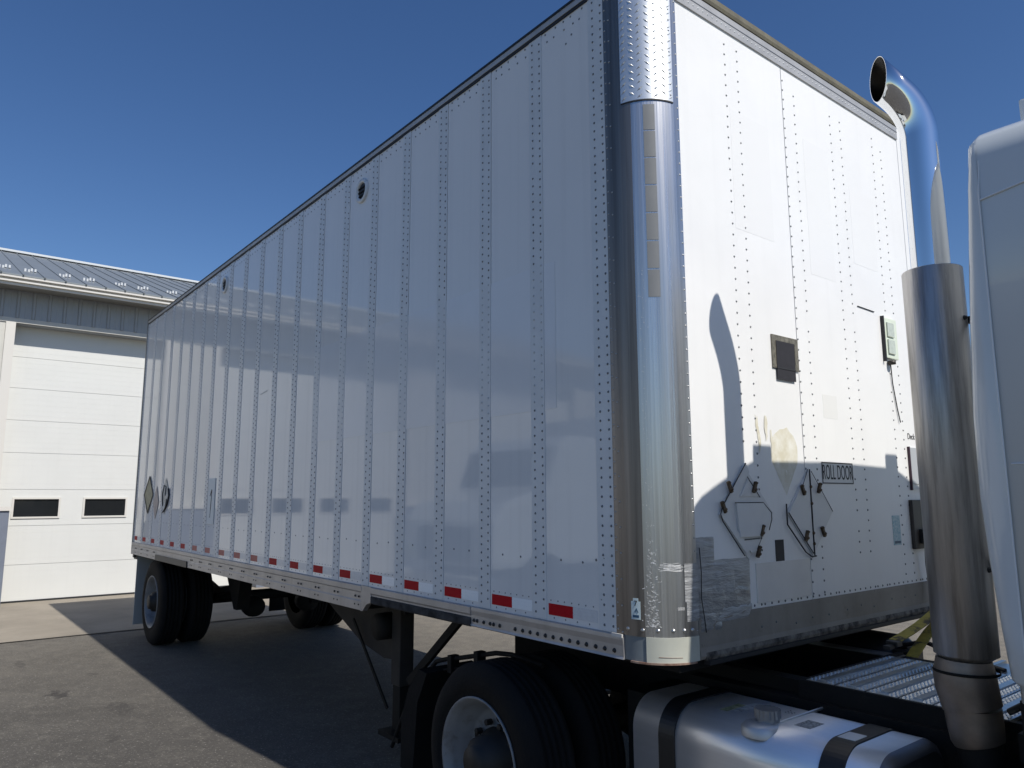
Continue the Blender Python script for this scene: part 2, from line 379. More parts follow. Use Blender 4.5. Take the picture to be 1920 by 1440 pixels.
for q in ((-.05, -.03), (.02, .03)):
    gm.box(-.03+q[0], .03+q[0], -.045+q[1]*1.5, -.015+q[1]*1.5, 0, .055); gm.box(-.03+q[0], .03+q[0], .01+q[1]*1.5, .04+q[1]*1.5, 0, .05)
sg = None
for i in range(-24, 22):
    t = 1.15 if i % 2 == 0 else .98
    p = Vector(roofpt(.95+(.07 if i % 2 else 0), i*.457-1.2+.22+(.03 if i % 2 else -.05), .0))
    if sg is None: sg = gm.build('snow_guard', M['guard'], bld); sg.location = p-bld_loc
    else: copyo(sg, bld, p-bld_loc)

# ------------------------------------------------------------------ trailer
tr = empty('box_trailer', (-.2, 1.22, 0), 'white riveted box trailer with stainless front corner, coupled to the white tractor', 'trailer')
TI = Matrix.Translation(-Vector(tr.location))
def T(mb, name, m_, parent=None, **k):
    o = mb.build(name, m_, parent or tr, **k)
    if parent is None: o.matrix_parent_inverse = TI
    return o
def shared(o, dx=0, dy=0, dz=0):
    c = o.copy(); col.objects.link(c); c.parent = o.parent; c.matrix_parent_inverse = o.matrix_parent_inverse.copy(); c.location = o.location+Vector((dx, dy, dz)); return c
W = 2.44; PP = .4267; SX = -.682; REAR = SX-19*PP-.05      # about -8.84
ZB, ZT = 1.155, 4.048
T(MB().box(REAR+.02, -.20, .013, W-.013, 1.14, 4.085).box(-.2, -.013, .2, W-.2, 1.14, 4.085), 'box_body', M['side'])
# side panels, each lapped under the strip of its neighbour
pb = MB().box(-PP+.003, -.0, 0, .012, ZB, ZT)
p0 = T(pb, 'side_panel', M['side'])
p0.location = (SX, 0, 0)
T(MB().box(SX+.0, -.246, 0, .012, ZB, ZT), 'side_panel', M['side'])
for i in range(1, 19): shared(p0, -PP*i)
st = T(MB().box(-.098, 0, -.003, 0, ZB+.004, ZT-.002), 'lap_strip', M['strip'], bevel=.001)
st.location = (SX, 0, 0)
for i in range(1, 20): shared(st, -PP*i)
T(MB().box(-.345, -.247, -.003, 0, ZB+.004, ZT-.002), 'lap_strip', M['strip'])
# far side sheet
T(MB().box(REAR, -.2, W-.012, W, ZB, ZT), 'far_side_sheet', M['side'])
# rivets on the strips
rv = MB(); rp = MB()
def inwin(x, z): return (-3.52 < x < -.64) and (2.13+.02*(x+.6) < z < 2.83)
for i in range(20):
    sx = SX-PP*i
    zz = 1.17
    for cxo, off in ((-.072, .0), (-.017, .019)):
        z = 1.185+off
        while z < 4.03:
            if random.random() > .012:
                (rp if inwin(sx+cxo, z) else rv).dome((sx+cxo+random.uniform(-.001, .001), -.003, z), (0,-1,0), .0062 if i < 6 else .0068, .0035, 6)
            z += .0405
for cx in (-.315, -.264):
    z = 1.18
    while z < 4.03:
        rv.dome((cx, -.003, z), (0,-1,0), .0062, .0035, 6); z += .0405
# rows above the tape, along the top and odd fasteners
for i in range(20):
    x0 = SX-PP*i
    for k in range(7): rv.dome((x0+.03+.045*k+random.uniform(-.003, .003), 0, 1.245), (0,-1,0), .004, .002, 5)
    for k in range(4): rv.dome((x0+.05+.075*k, 0, 1.170), (0,-1,0), .0045, .002, 5)
    for k in range(5):
        for zz in (4.027, 3.982):
            rv.dome((x0+.04+.062*k+random.uniform(-.012, .012), 0, zz), (0,-1,0), .0062, .003, 6)
    for k in (.1, .24): rv.dome((x0+k, 0, 1.43+random.uniform(-.006, .006)), (0,-1,0), .006, .003, 6)
for x, z in ((-.36, 1.44), (-.31, 1.45), (-.33, 1.28), (-.5, 3.90), (-.46, 3.93)): rv.dome((x, 0, z), (0,-1,0), .0065, .003, 6)
T(rv, 'side_rivets', M['rivet'], kind='stuff')
T(rp, 'painted_rivets', M['rivet_p'], kind='stuff')
# big film rectangle over the middle panels
for i in range(1, 7):
    a = max(-3.52, SX-PP*(i)+.0015); b = min(-.645, SX-PP*(i-1)-.1)
    zb = 2.115
    T(MB().prism([(a, zb), (b, zb), (b, 2.825), (a, 2.825)], 1, -.0014, -.0004), 'cover_film', M['film'])
T(MB().prism([(-.68, 2.115), (-.6, 2.115), (-.6, 2.82), (-.68, 2.825)], 1, -.0014, -.0004), 'cover_film', M['film'])
# reflective tape
faded = {9, 10, 11, 12, 13, 0}
for i in range(20):
    x0 = -.668-PP*i; x1 = x0+.16
    if i >= 19: x1 = x0+.15
    o = T(MB().box(x0, x1, -.0012, 0, 1.181, 1.231), 'red_tape', M['red2'] if i in faded and i else M['red'])
    T(MB().box(x1+.0005, x1+.15, -.0012, 0, 1.181, 1.231).box(x1+.0005, x1+.15, -.0018, -.0012, 1.196, 1.201).box(x1+.0005, x1+.15, -.0018, -.0012, 1.212, 1.217), 'silver_tape', M['white_t'] if 1 <= i <= 4 else M['white_f'])
# vents
for vx, vz in ((-2.625, 3.857), (-5.62, 3.86)):
    v = T(MB().lathe([(.088, 0), (.088, -.012), (.070, -.018), (.060, -.010), (.058, 0)], (vx, 0, vz), 1, 28, cap=False), 'side_vent', M['strip'])
    mb = MB().lathe([(.0, -.002), (.057, -.002)], (vx, 0, vz), 1, 24, cap=False)
    vm = mb.build('vent_mesh', M['black'], v)
    MB().box(vx-.055, vx+.055, -.008, -.004, vz+.02, vz+.03).box(vx-.055, vx+.055, -.008, -.004, vz-.01, vz).box(vx-.05, vx+.05, -.008, -.004, vz-.04, vz-.03).build('vent_slat', M['frame'], v)
# rails
T(MB().box(REAR, -.2, -.010, .012, 4.058, 4.088), 'top_side_rail', M['frailtop'], bevel=.002)
T(MB().box(REAR, -.2, -.0065, .012, 4.042, 4.058), 'seal_shadow_gap', M['seal'])  # black strip draws the sealing line and the panel shadow gap
T(MB().prism([(-.014, 4.088), (-.014, 4.100), (.05, 4.115), (W-.05, 4.115), (W+.014, 4.10), (W+.014, 4.088)], 0, REAR, -.2), 'roof', M['black'])
T(MB().box(REAR, -.2, W, W+.01, 4.05, 4.088), 'top_side_rail', M['toprail'])
# lower side rail: smooth with bolts in front, grimy guard, deep flange behind
br = T(MB().prism([(-.004, 1.155), (-.012, 1.151), (-.013, 1.135), (-.009, 1.112), (-.009, 1.070), (-.014, 1.060), (.02, 1.060), (.02, 1.155)], 0, -1.262, -.205), 'bottom_rail', M['rail'])
br2 = T(MB().prism([(-.004, 1.155), (-.016, 1.150), (-.016, 1.118), (-.009, 1.108), (-.009, 1.06), (.02, 1.06), (.02, 1.155)], 0, -2.33, -1.263), 'bottom_rail', M['rail'])
T(MB().prism([(-.012, 1.100), (-.017, 1.095), (-.017, 1.062), (-.012, 1.054), (.0, 1.054), (.0, 1.100)], 0, -2.328, -1.262), 'rub_guard', M['guard2'])
T(MB().prism([(-.004, 1.155), (-.016, 1.150), (-.016, 1.118), (-.010, 1.110), (-.010, 1.062), (-.015, 1.056), (-.015, 1.002), (.02, .998), (.02, 1.155)], 0, REAR+.0, -2.46), 'bottom_rail', M['rail'])
T(MB().prism([(-2.46, 1.155), (-2.331, 1.155), (-2.331, 1.06), (-2.385, 1.045), (-2.435, 1.000), (-2.46, .998)], 1, -.014, .02), 'rail_end', M['rail'])
T(MB().box(-7.585, -6.305, -.026, -.012, 1.0, 1.062), 'rub_guard', M['black'], bevel=.003)
bo = MB()
for x in [-.256, -.310, -.363, -.391-.027, -.470, -.523, -.576, -.63, -.683, -.737, -.79, -.845, -.9, -1.02, -1.07, -1.098, -1.151, -1.208, -1.235]:
    bo.dome((x, -.009, 1.088), (0,-1,0), .0105, .008, 8)
T(bo, 'rail_bolts', M['black'], kind='stuff')
bo = MB()
k = 0
x = -2.515
while x > REAR+.1:
    if not (-7.65 < x < -6.25):
        for dx in (-.026, .026):
            for z in (1.084, 1.034): bo.dome((x+dx, -.0125, z), (0,-1,0), .008, .006, 7)
    x -= .3048
T(bo, 'rail_bolts', M['black'], kind='stuff')

# stainless corner
CX, CY, RC = -.19, .19, .19
def arc(mb, r_, t0, t1, z0, z1, th=.003, fl=None, fr=None, n=18):
    def line(q):
        P = []
        if fl is not None: P.append((fl, CY-q))
        for i in range(n+1):
            t = R(t0+(t1-t0)*i/n); P.append((CX+q*math.sin(t), CY-q*math.cos(t)))
        if fr is not None: P.append((CX+q, fr))
        return P
    a, b = line(r_), line(r_-th); k = len(a)
    for P in (a, b):
        mb.add([(x, y, z) for z in (z0, z1) for x, y in P], [(i, i+1, k+i+1, k+i) for i in range(k-1)], True)
    for z in (z0, z1):
        mb.add([(x, y, z) for P in (a, b) for x, y in P], [(i, i+1, k+i+1, k+i) for i in range(k-1)], False)
    for e in (0, k-1):
        mb.add([(P[e][0], P[e][1], z) for P in (a, b) for z in (z0, z1)], [(0, 1, 3, 2)], False)
    return mb
def pt(t, r_, z): t = R(t); return (CX+r_*math.sin(t), CY-r_*math.cos(t), z)
def nm(t): t = R(t); return (math.sin(t), -math.cos(t), 0)
cs = T(arc(MB(), RC+.003, 0, 90, 1.157, 4.085, .006, -.2455, .208), 'corner_sheet', M['steel'])
T(arc(MB(), RC+.0042, 0, 25, 1.157, 4.05, .0008, -.2455), 'corner_reflection_strip', mat('dark_reflection_metal', (.26, .235, .215), .38, .88, var=.4, vs=2, stretch=(14, 14, .25), bump=.15, bs=5, spots=[(3, .55, .75, (.13, .115, .105))]))  # corner's dark reflection put into a darker metal colour
dp = T(arc(MB(), RC+.006, 12, 84, 3.43, 4.06, .003), 'tread_plate', M['diamond'])
# raised lozenges of the tread plate
lz = MB()
rows = 34
for j in range(19):
    for i in range(7):
        t = 17+10.5*i
        z = 3.447+.034*j+(.017 if i % 2 else 0)
        if z > 4.05: continue
        a = -38 if i % 2 else 38
        c = Vector(pt(t, RC+.0062, z)); tg = Vector((math.cos(R(t)), math.sin(R(t)), 0)); n_ = Vector(nm(t)); up = Vector((0,0,1))
        e1 = (tg*math.cos(R(a))+up*math.sin(R(a))); e2 = (-tg*math.sin(R(a))+up*math.cos(R(a)))
        vs = [c-e1*.016, c+e2*.0045, c+e1*.016, c-e2*.0045, c+n_*.0032]
        lz.add(vs, [(0,1,4),(1,2,4),(2,3,4),(3,0,4)], False)
T(lz, 'tread_lozenges', M['diamond'], kind='stuff')
T(arc(MB(), RC+.0068, 12, 84, 3.424, 3.430, .004), 'plate_edge', M['seal'])
# film squares
for k in range(7):
    z1 = 3.405-.125*k
    T(arc(MB(), RC+.0045, 41, 56, z1-.119, z1, .0008, n=5), 'film_square', M['tape_sq'])
# corner rivets
cr = MB()
z = 1.175; j = 0
while z < 4.07:
    cr.dome((-.236, -.0042, z), (0,-1,0), .0045, .003, 6)
    if j % 2 == 0: cr.dome((-.212, -.0042, z-.01), (0,-1,0), .0045, .003, 6)
    cr.dome((.003, .199, z), (1,0,0), .0045, .003, 6)
    z += .052; j += 1
for t in (2, 22, 40, 58, 72, 84): cr.dome(pt(t, RC+.003, 1.182), nm(t), .0095, .006, 10)
for j in range(12):
    for t in (80,): cr.dome(pt(t, RC+.006, 3.46+.052*j), nm(t), .005, .003, 6)
T(cr, 'corner_rivets', mat('bright_rivet', (.42, .42, .41), .35, .9), kind='stuff')
# casting under the corner
T(arc(MB(), RC+.006, 26, 90, 1.062, 1.157, .02, None, .205), 'corner_casting', M['cast'])
T(arc(MB(), RC+.001, 0, 26, 1.062, 1.157, .02, -.204), 'corner_casting', mat('grey_casting', (.20, .23, .25), .5, .3, var=.2, vs=8))
T(arc(MB(), RC+.010, 6, 88, 1.055, 1.062, .03), 'casting_lip', M['rust'])
T(MB().box(-.262, -.205, -.018, -.010, 1.144, 1.158), 'rail_cap', M['gutter'])
T(MB().tube([pt(t, RC+.0068, 1.088-.0001*t) for t in range(40, 72, 4)], .0012, 5), 'scratch_line', M['rust'])
# duct tape pieces on the corner
for (t0, t1, z0, z1) in ((74, 95, 1.36, 1.44), (74, 96, 1.29, 1.365), (76, 97, 1.215, 1.295)):
    T(arc(MB(), RC+.0055+.0006*(z0 > 1.3), t0, 89.5, z0, z1, .0015, None, .212, n=5), 'tape_patch', M['duct'])
# front wall panels
FS = [.208, 1.071, 1.62, 2.235]
T(MB().box(-.012, 0, .209, 1.0685, 1.225, 3.945), 'front_panel', M['front'])
T(MB().box(-.012, 0, 1.0735, 2.386, 1.225, 3.945), 'front_panel', M['front'])
T(MB().box(-.012, -.004, 1.0685, 1.0735, 1.225, 3.945), 'panel_gap', M['seal'])
fr = MB()
for yy, z0, z1 in ((.577, 1.95, 3.89), (.678, 1.47, 3.88), (1.080, 1.25, 3.88), (1.183, 1.25, 3.86), (1.553, 1.42, 3.86), (1.663, 1.42, 3.84), (2.045, 1.28, 3.85), (2.15, 1.28, 3.83)):
    z = z0
    while z < z1:
        if random.random() > .02: fr.dome((.0, yy+random.uniform(-.0015, .0015), z), (1,0,0), .0062, .0035, 6)
        z += .0535
yy = .60
while yy < 2.37:
    fr.dome((0, yy, 1.238), (1,0,0), .0062, .0035, 6); yy += .0265 if random.random() > .8 else .053
T(fr, 'front_rivets', M['rivet'], kind='stuff')
# front header and sill
T(MB().prism([(-.01, 3.945), (.008, 3.945), (.008, 4.028), (.002, 4.034), (-.01, 4.034)], 1, .205, 2.386), 'front_header', M['frailtop'])
hd = MB()
yy = .23
while yy < 2.37:
    hd.dome((.008, yy, 3.972), (1,0,0), .0055, .003, 6); yy += .036
T(hd, 'header_rivets', M['rivet_p'], kind='stuff')
T(MB().box(.0, .0095, .205, 2.386, 3.992, 3.996), 'header_crease', M['rivet'])
T(MB().prism([(-.05, 4.034), (.010, 4.034), (.014, 4.05), (.006, 4.085), (-.03, 4.108), (-.06, 4.112)], 1, .20, 2.43), 'roof_edge', M['olive'])
T(arc(MB(), RC+.007, 0, 90, 4.062, 4.108, .03, -.25, .21), 'roof_corner', M['toprail'])
T(MB().prism([(-.2, 4.1), (-.02, 4.1), (-.02, 4.112), (-.2, 4.114)], 1, .19, 2.42), 'roof_front', M['toprail'])
T(MB().prism([(-.02, 1.062), (.004, 1.062), (.012, 1.075), (.006, 1.108), (.006, 1.225), (-.02, 1.225)], 1, .206, 2.387), 'front_sill', M['frail'])
bo = MB()
for i in range(11): bo.dome((.006, .62+.15*i+random.uniform(-.03, .03), 1.15+random.uniform(-.02, .02)), (1,0,0), .006, .003, 6)
T(bo, 'sill_bolts', M['rivet'], kind='stuff')
T(MB().prism([(.0, 1.058), (.011, 1.058), (.0145, 1.072), (.011, 1.088), (.0, 1.088)], 1, .24, 2.386), 'sill_grime', mat('crusty_black_grime', (.035, .03, .026), .85, var=.9, vs=18, vcol=(.25, .23, .20), bump=.6, bs=40))
T(MB().box(-.01, .02, .25, 2.40, 1.040, 1.057), 'sill_lip', M['seal'])
# far front corner
T(MB().box(-.25, .003, 2.388, W+.002, 1.157, 4.085), 'corner_sheet', M['front'], bevel=.012)
T(MB().box(-.25, .006, 2.388, W+.004, 1.06, 1.156), 'corner_casting', M['cast'], bevel=.01)
# duct tape on the lower left of the front
tp = [(.209, .33, 1.40, 1.54, 0), (.209, .575, 1.33, 1.445, 0), (.209, .40, 1.22, 1.345, 1), (.38, .57, 1.235, 1.34, 1), (.30, .575, 1.19, 1.25, 2), (.215, .36, 1.165, 1.24, 3), (.33, .46, 1.30, 1.40, 2)]
for a, b, z0, z1, k in tp:
    q = .0012*(k+1); mb = MB(); nx, nz = 9, 7; vs = []
    for i in range(nx):
        for j in range(nz):
            yy = a+(b-a)*i/(nx-1); z = z0+(z1-z0)*j/(nz-1)
            e = 0 if i in (0, nx-1) or j in (0, nz-1) else random.uniform(0, .006)
            jig = random.uniform(-.0015, .0015) if (i in (0, nx-1) or j in (0, nz-1)) else 0
            vs.append((q+e, yy+(jig if 0 < i else 0), z+jig))
    fs = [(i*nz+j, (i+1)*nz+j, (i+1)*nz+j+1, i*nz+j+1) for i in range(nx-1) for j in range(nz-1)]
    mb.add(vs, fs, True); T(mb, 'tape_patch', (M['duct'], M['duct_b'])[k % 2])
T(MB().box(.0, .004, .62, 1.06, 1.245, 1.415), 'stained_sheet', M['stain'])
T(MB().tube([(.010, .222, 1.50), (.012, .226, 1.40), (.011, .222, 1.30), (.012, .236, 1.22), (.010, .246, 1.165)], .0018, 6), 'loose_wire', M['ink'])
# placard holders
def placard(cy, cz, h, kind):
    hl = empty('placard_holder', (0, cy, cz), parent=tr); hl.matrix_parent_inverse = TI
    dm = [(cy-h, cz), (cy, cz-h), (cy+h, cz), (cy, cz+h)]
    def b(mb, n_, m_): 
        o = mb.build(n_, m_, hl); o.matrix_parent_inverse = Matrix.Translation((0, -cy, -cz)); return o
    b(MB().prism([(y_, z_) for y_, z_ in dm], 0, .001, .005), 'back_plate', M['plac'])
    if kind == 0:
        # flange along two edges, flap panels; black tubes draw their gap shadows
        e = .03
        b(MB().prism([(cy-h-.004, cz+.0), (cy-h+.03, cz-.0), (cy+.02, cz+h-.02), (cy-.004, cz+h+.02)], 0, .005, .013), 'edge_flange', M['plac'])
        b(MB().prism([(cy-h-.004, cz), (cy-.03, cz-h+.03), (cy-.0, cz-h+.045), (cy-h+.035, cz+.0)], 0, .005, .013), 'edge_flange', M['plac'])
        b(MB().tube([(.014, cy-.005, cz+h+.02), (.014, cy-h+.01, cz+.03), (.014, cy-h-.003, cz), (.014, cy-h+.01, cz-.03), (.014, cy-.045, cz-h+.02)], .0024, 6), 'flange_shade_line', M['ink'])
        b(MB().prism([(cy-.09, cz+.045), (cy+.11, cz+.045), (cy+h-.035, cz+.0), (cy+h-.035, cz-.03), (cy+.10, cz-.10), (cy-.075, cz-.10)], 0, .005, .017), 'flap_panel', M['plac'])
        b(MB().tube([(.016, cy-.10, cz+.047), (.016, cy+.11, cz+.047), (.016, cy+h-.03, cz+.002), (.016, cy+h-.03, cz-.028), (.016, cy+.145, cz-.075)], .0021, 6), 'flap_shade_line', M['ink'])
        b(MB().prism([(cy+.01, cz+h-.05), (cy+.10, cz+.075), (cy-.05, cz+.075)], 0, .005, .010), 'flap_panel', M['plac'])
        b(MB().tube([(.011, cy+.005, cz+h-.04), (.011, cy+.095, cz+.070)], .0019, 6), 'flap_shade_line', M['ink'])
        b(MB().prism([(cy-.04, cz-.115), (cy+.09, cz-.115), (cy+.045, cz-h+.035), (cy+.01, cz-h+.03)], 0, .005, .012), 'flap_panel', M['plac'])
        b(MB().tube([(.013, cy-.04, cz-.112), (.013, cy+.088, cz-.108), (.013, cy+.05, cz-h+.045)], .0019, 6), 'flap_shade_line', M['ink'])
        clips = [(-.135, .115), (-.185, .03), (.05, .115), (.09, -.075), (.055, -.165)]
    else:
        b(MB().prism([(cy-h+.01, cz), (cy-.004, cz-h+.01), (cy-.004, cz+h-.01)], 0, .005, .011), 'flap_panel', M['plac'])
        b(MB().prism([(cy+h-.01, cz), (cy+.006, cz-h+.01), (cy+.006, cz+h-.01)], 0, .005, .010), 'flap_panel', M['plac'])
        b(MB().tube([(.013, cy+.001, cz+h), (.013, cy+.001, cz-h)], .0032, 6), 'hinge_rod', M['ink'])
        b(MB().dome((.012, cy+.004, cz+.12), (1,0,0), .011, .006, 8).dome((.012, cy+.004, cz+.04), (1,0,0), .011, .006, 8).dome((.012, cy+.004, cz-.10), (1,0,0), .011, .006, 8).dome((.012, cy+.004, cz-.15), (1,0,0), .011, .006, 8), 'hinge_knuckles', M['clip'])
        b(MB().tube([(.010, cy-h-.008, cz+.04), (.010, cy-h-.008, cz-.055), (.012, cy-.075, cz-h+.02), (.010, cy-.02, cz-h-.005), (.010, cy+.02, cz-h-.003)], .0034, 6), 'flange_shade_line', M['ink'])  # black tubes draw shade lines along the flange and flap gaps
        b(MB().tube([(.012, cy-h+.005, cz), (.012, cy-.005, cz-h+.01)], .002, 6), 'flange_shade_line', M['ink'])
        b(MB().tube([(.012, cy-.012, cz+h), (.012, cy-.065, cz+.125)], .0015, 6), 'flap_shade_line', M['ink'])
        b(MB().tube([(.012, cy+.016, cz+h-.01), (.012, cy+h-.01, cz+.0)], .0015, 6), 'flap_shade_line', M['ink'])
        clips = [(-.075, .105), (.075, .115), (-.065, -.11), (.085, -.095)]
    for ky, kz in clips:
        mb = MB(); s_ = 1 if ky < 0 else -1
        if kind == 1 and kz < 0: s_ *= -1
        mb.bar((.017, cy+ky-.010*s_, cz+kz+.022), (.017, cy+ky+.012*s_, cz+kz-.024), .014, .012, (1,0,0))
        mb.dome((.022, cy+ky+.004*s_, cz+kz-.010), (1,0,0), .011, .008, 7)
        mb.dome((.020, cy+ky-.008*s_, cz+kz+.018), (1,0,0), .008, .008, 7)
        b(mb, 'spring_clip', M['clip'])
placard(.572, 1.632, .20, 0)
placard(1.090, 1.632, .205, 1)
# marks on the front
def text(body, loc, sx, sy, m_, name, axis='front', parent=tr, ext=.0006):
    c = bpy.data.curves.new(name, 'FONT'); c.body = body; c.size = 1; c.extrude = ext/ max(sx, sy); c.align_x = 'CENTER'; c.align_y = 'CENTER'
    o = bpy.data.objects.new('tmp', c); col.objects.link(o)
    dg = bpy.context.evaluated_depsgraph_get(); me = bpy.data.meshes.new_from_object(o.evaluated_get(dg)); bpy.data.objects.remove(o)
    me.materials.clear(); me.materials.append(m_)
    if axis == 'front': mt = Matrix(((0,0,sx,loc[0]),(sx,0,0,loc[1]),(0,sy,0,loc[2]),(0,0,0,1)))
    else: mt = Matrix(((sx,0,0,loc[0]),(0,0,-sx,loc[1]),(0,sy,0,loc[2]),(0,0,0,1)))
    me.transform(mt); o = bpy.data.objects.new(name, me); col.objects.link(o); o.parent = parent; o.matrix_parent_inverse = TI
    return o
sg_ = T(MB().box(.0, .002, 1.222, 1.533, 1.766, 1.878), 'roll_door_sign', M['plac'])
def fr_rect(mb, x, a, b, z0, z1, t_):
    return mb.box(x, x+.0015, a, b, z1-t_, z1).box(x, x+.0015, a, b, z0, z0+t_).box(x, x+.0015, a, a+t_, z0+t_, z1-t_).box(x, x+.0015, b-t_, b, z0+t_, z1-t_)
T(fr_rect(MB(), .002, 1.225, 1.530, 1.769, 1.875, .005), 'sign_border', M['ink'])
text('ROLL DOOR', (.0028, 1.377, 1.822), .0525, .105, M['ink'], 'sign_lettering')
text('Deck', (.0012, 2.246, 2.050), .044, .050, M['ink'], 'deck_lettering')
T(fr_rect(MB(), .006, .838, 1.064, 2.312, 2.474, .03).box(.001, .006, .838, 1.064, 2.312, 2.474), 'foil_patch', M['foil'])
T(MB().box(.006, .010, .868, 1.026, 2.258, 2.446), 'dark_patch', M['dark_sq'])
T(MB().box(.010, .012, .868, 1.026, 2.310, 2.318), 'patch_fold', M['ink'])
T(MB().box(.0, .002, .782, .850, 1.410, 1.510), 'dark_square', M['dark_sq'])
T(MB().box(.0, .002, 1.93, 2.017, 1.44, 1.60), 'blue_sticker', M['blue'])
T(MB().box(.002, .0028, 1.94, 2.01, 1.448, 1.462), 'sticker_print', M['navy'])
T(MB().box(0, .022, 2.145, 2.33, 1.41, 1.685), 'junction_box', M['brown'], bevel=.004)
T(MB().box(.022, .05, 2.20, 2.30, 1.44, 1.52), 'junction_socket', M['black'], bevel=.004)
T(MB().box(0, .010, 2.19, 2.34, 1.775, 1.985), 'document_box', mat('grey_document_box', (.40, .42, .44), .35))
T(MB().box(0, .014, 2.182, 2.19, 1.74, 1.99), 'box_edge', mat('dark_maroon_trim', (.04, .012, .03), .4))
T(MB().box(0, .009, 2.19, 2.34, 1.745, 1.770), 'document_lip', M['plac'])
# residue diamond
rs = MB(); ring = []
for k in range(28):
    t = 2*math.pi*k/28
    c_, s_ = math.cos(t), math.sin(t)
    rad = .125/(abs(c_)+abs(s_)*.72) if s_ < 0 else .118*random.uniform(.93, 1.05)/(1-.18*s_)
    ring.append((.0008, .900+rad*c_*random.uniform(.95, 1.0), 1.885+rad*s_))
rs.add(ring, [tuple(range(28))]); T(rs, 'adhesive_residue', M['residue'])
for k in range(7):
    rs = MB(); cy_ = random.uniform(.68, .82); cz_ = random.uniform(1.92, 2.06); ring = []
    for q in range(9):
        t = 2*math.pi*q/9; rd = random.uniform(.010, .03); ring.append((.0011+.0003*k, cy_+.5*rd*math.cos(t), cz_+1.9*rd*math.sin(t)))
    rs.add(ring, [tuple(range(9))]); T(rs, 'residue_flake', M['residue'])
T(MB().box(0, .0006, 1.28, 1.42, 2.10, 2.22), 'ghost_label', mat('faint_label_ghost', (.74, .74, .72), .45))
T(MB().bar((.003, 1.714, 2.752), (.003, 1.904, 2.748), .004, .004), 'dark_moulding', M['ink'])
for (a, b, z0, z1) in ((.60, .92, 2.95, 3.55), (1.25, 1.50, 2.85, 3.60), (1.72, 2.0, 3.0, 3.45)):
    T(MB().box(0, .0005, a, b, z0, z1), 'ghost_letter', mat('faded_letter_ghost', (.765, .765, .755), .42))
# marker lamp
lp = T(MB().box(0, .018, 1.985, 2.135, 2.49, 2.728), 'marker_lamp', M['lamp'], bevel=.006)
MB().box(.018, .026, 2.005, 2.085, 2.615, 2.70).build('lamp_lens', M['lens'], lp, bevel=.004).matrix_parent_inverse = Matrix()
MB().box(.018, .026, 2.005, 2.085, 2.515, 2.60).build('lamp_lens', M['lens'], lp, bevel=.004)
MB().box(.0, .019, 1.975, 1.985, 2.47, 2.735).build('lamp_back_edge', M['ink'], lp)
MB().lathe([(.0, -.02), (.022, -.02), (.022, .0), (.0, .0)], (.02, 2.035, 2.475), 2, 10).build('lamp_plug', M['brown'], lp)
MB().tube([(.01, 2.04, 2.46), (.006, 2.055, 2.35), (.006, 2.09, 2.2), (.008, 2.11, 2.125)], .0032, 5).build('lamp_wire', M['ink'], lp)
# sticker with "7" on the corner
T(arc(MB(), RC+.0056, 8, 20, 1.222, 1.292, .0008, n=4), 'number_sticker', M['stk'])
T(arc(MB(), RC+.0056, 10.5, 17.5, 1.292, 1.304, .0008, n=3), 'number_sticker', M['stk'])
def ctext(body, t, z, s_, m_, name):
    o = text(body, (0, 0, 0), s_, s_, m_, name, 'side')
    p = pt(t, RC+.0062, z)
    o.data.transform(Matrix.Translation(p) @ Matrix.Rotation(R(t), 4, 'Z')); return o
ctext('7', 14, 1.283, .030, M['ink'], 'sticker_number')
ctext('A', 15, 1.256, .024, M['navy'], 'sticker_figure')
T(arc(MB(), RC+.0062, 10, 18, 1.229, 1.239, .0008, n=4), 'sticker_bar', M['navy'])
# scuffs on the stainless corner
sc = MB()
for k in range(210):
    q = random.random()
    z = 1.2+.30*q*q if k < 120 else 1.2+1.5*q
    t = random.gauss(33, 2.2 if z > 1.5 else 4.0)
    a = Vector(pt(t, RC+.0048, z)); b = Vector(pt(t+random.uniform(.6, 3.5 if z < 1.5 else 1.4), RC+.0048, z+random.uniform(-.006, .006)))
    sc.bar(a, b, random.uniform(.0006, .0026), .0006, nm(t))
for k in range(9):
    z = 1.412+.0035*k+random.uniform(-.002, .002); ts = random.uniform(42, 50); te = random.uniform(66, 76)
    P = [pt(ts+(te-ts)*i/6, RC+.0045, z+.002*math.sin(i+k)) for i in range(7)]
    for a, b in zip(P, P[1:]): sc.bar(a, b, random.uniform(.001, .003), .0005, nm(60))
for k in range(3):
    P = [pt(64+3*i, RC+.0045, 1.262+.004*k) for i in range(4)]
    for a, b in zip(P, P[1:]): sc.bar(a, b, .0015, .0005, nm(70))
T(sc, 'scuff_marks', mat('bright_scuffs', (.74, .74, .73), .5, .35), kind='stuff')
# side signs
def side_diamond(cx, cz, hx, hz, m_, border=True, y=-.006):
    o = T(MB().prism([(cx-hx, cz), (cx, cz-hz), (cx+hx, cz), (cx, cz+hz)], 1, y, y+.0012), 'placard', m_)
    if border:
        pts = [(cx-hx, y-.002, cz), (cx, y-.002, cz-hz), (cx+hx, y-.002, cz), (cx, y-.002, cz+hz), (cx-hx, y-.002, cz)]
        mb = MB()
        for a, b in zip(pts, pts[1:]): mb.bar(a, b, .018, .004, (0,1,0))
        T(mb, 'placard_border', M['ink'])
    return o
side_diamond(-8.17, 1.755, .22, .225, M['yelres'])
side_diamond(-7.80, 1.66, .13, .20, mat('faded_brown_ghost', (.42, .36, .34), .5), False)
side_diamond(-7.40, 1.735, .20, .21, mat('scuffed_placard', (.55, .58, .58), .4, var=.6, vs=9, vcol=(.25, .27, .26)), False)
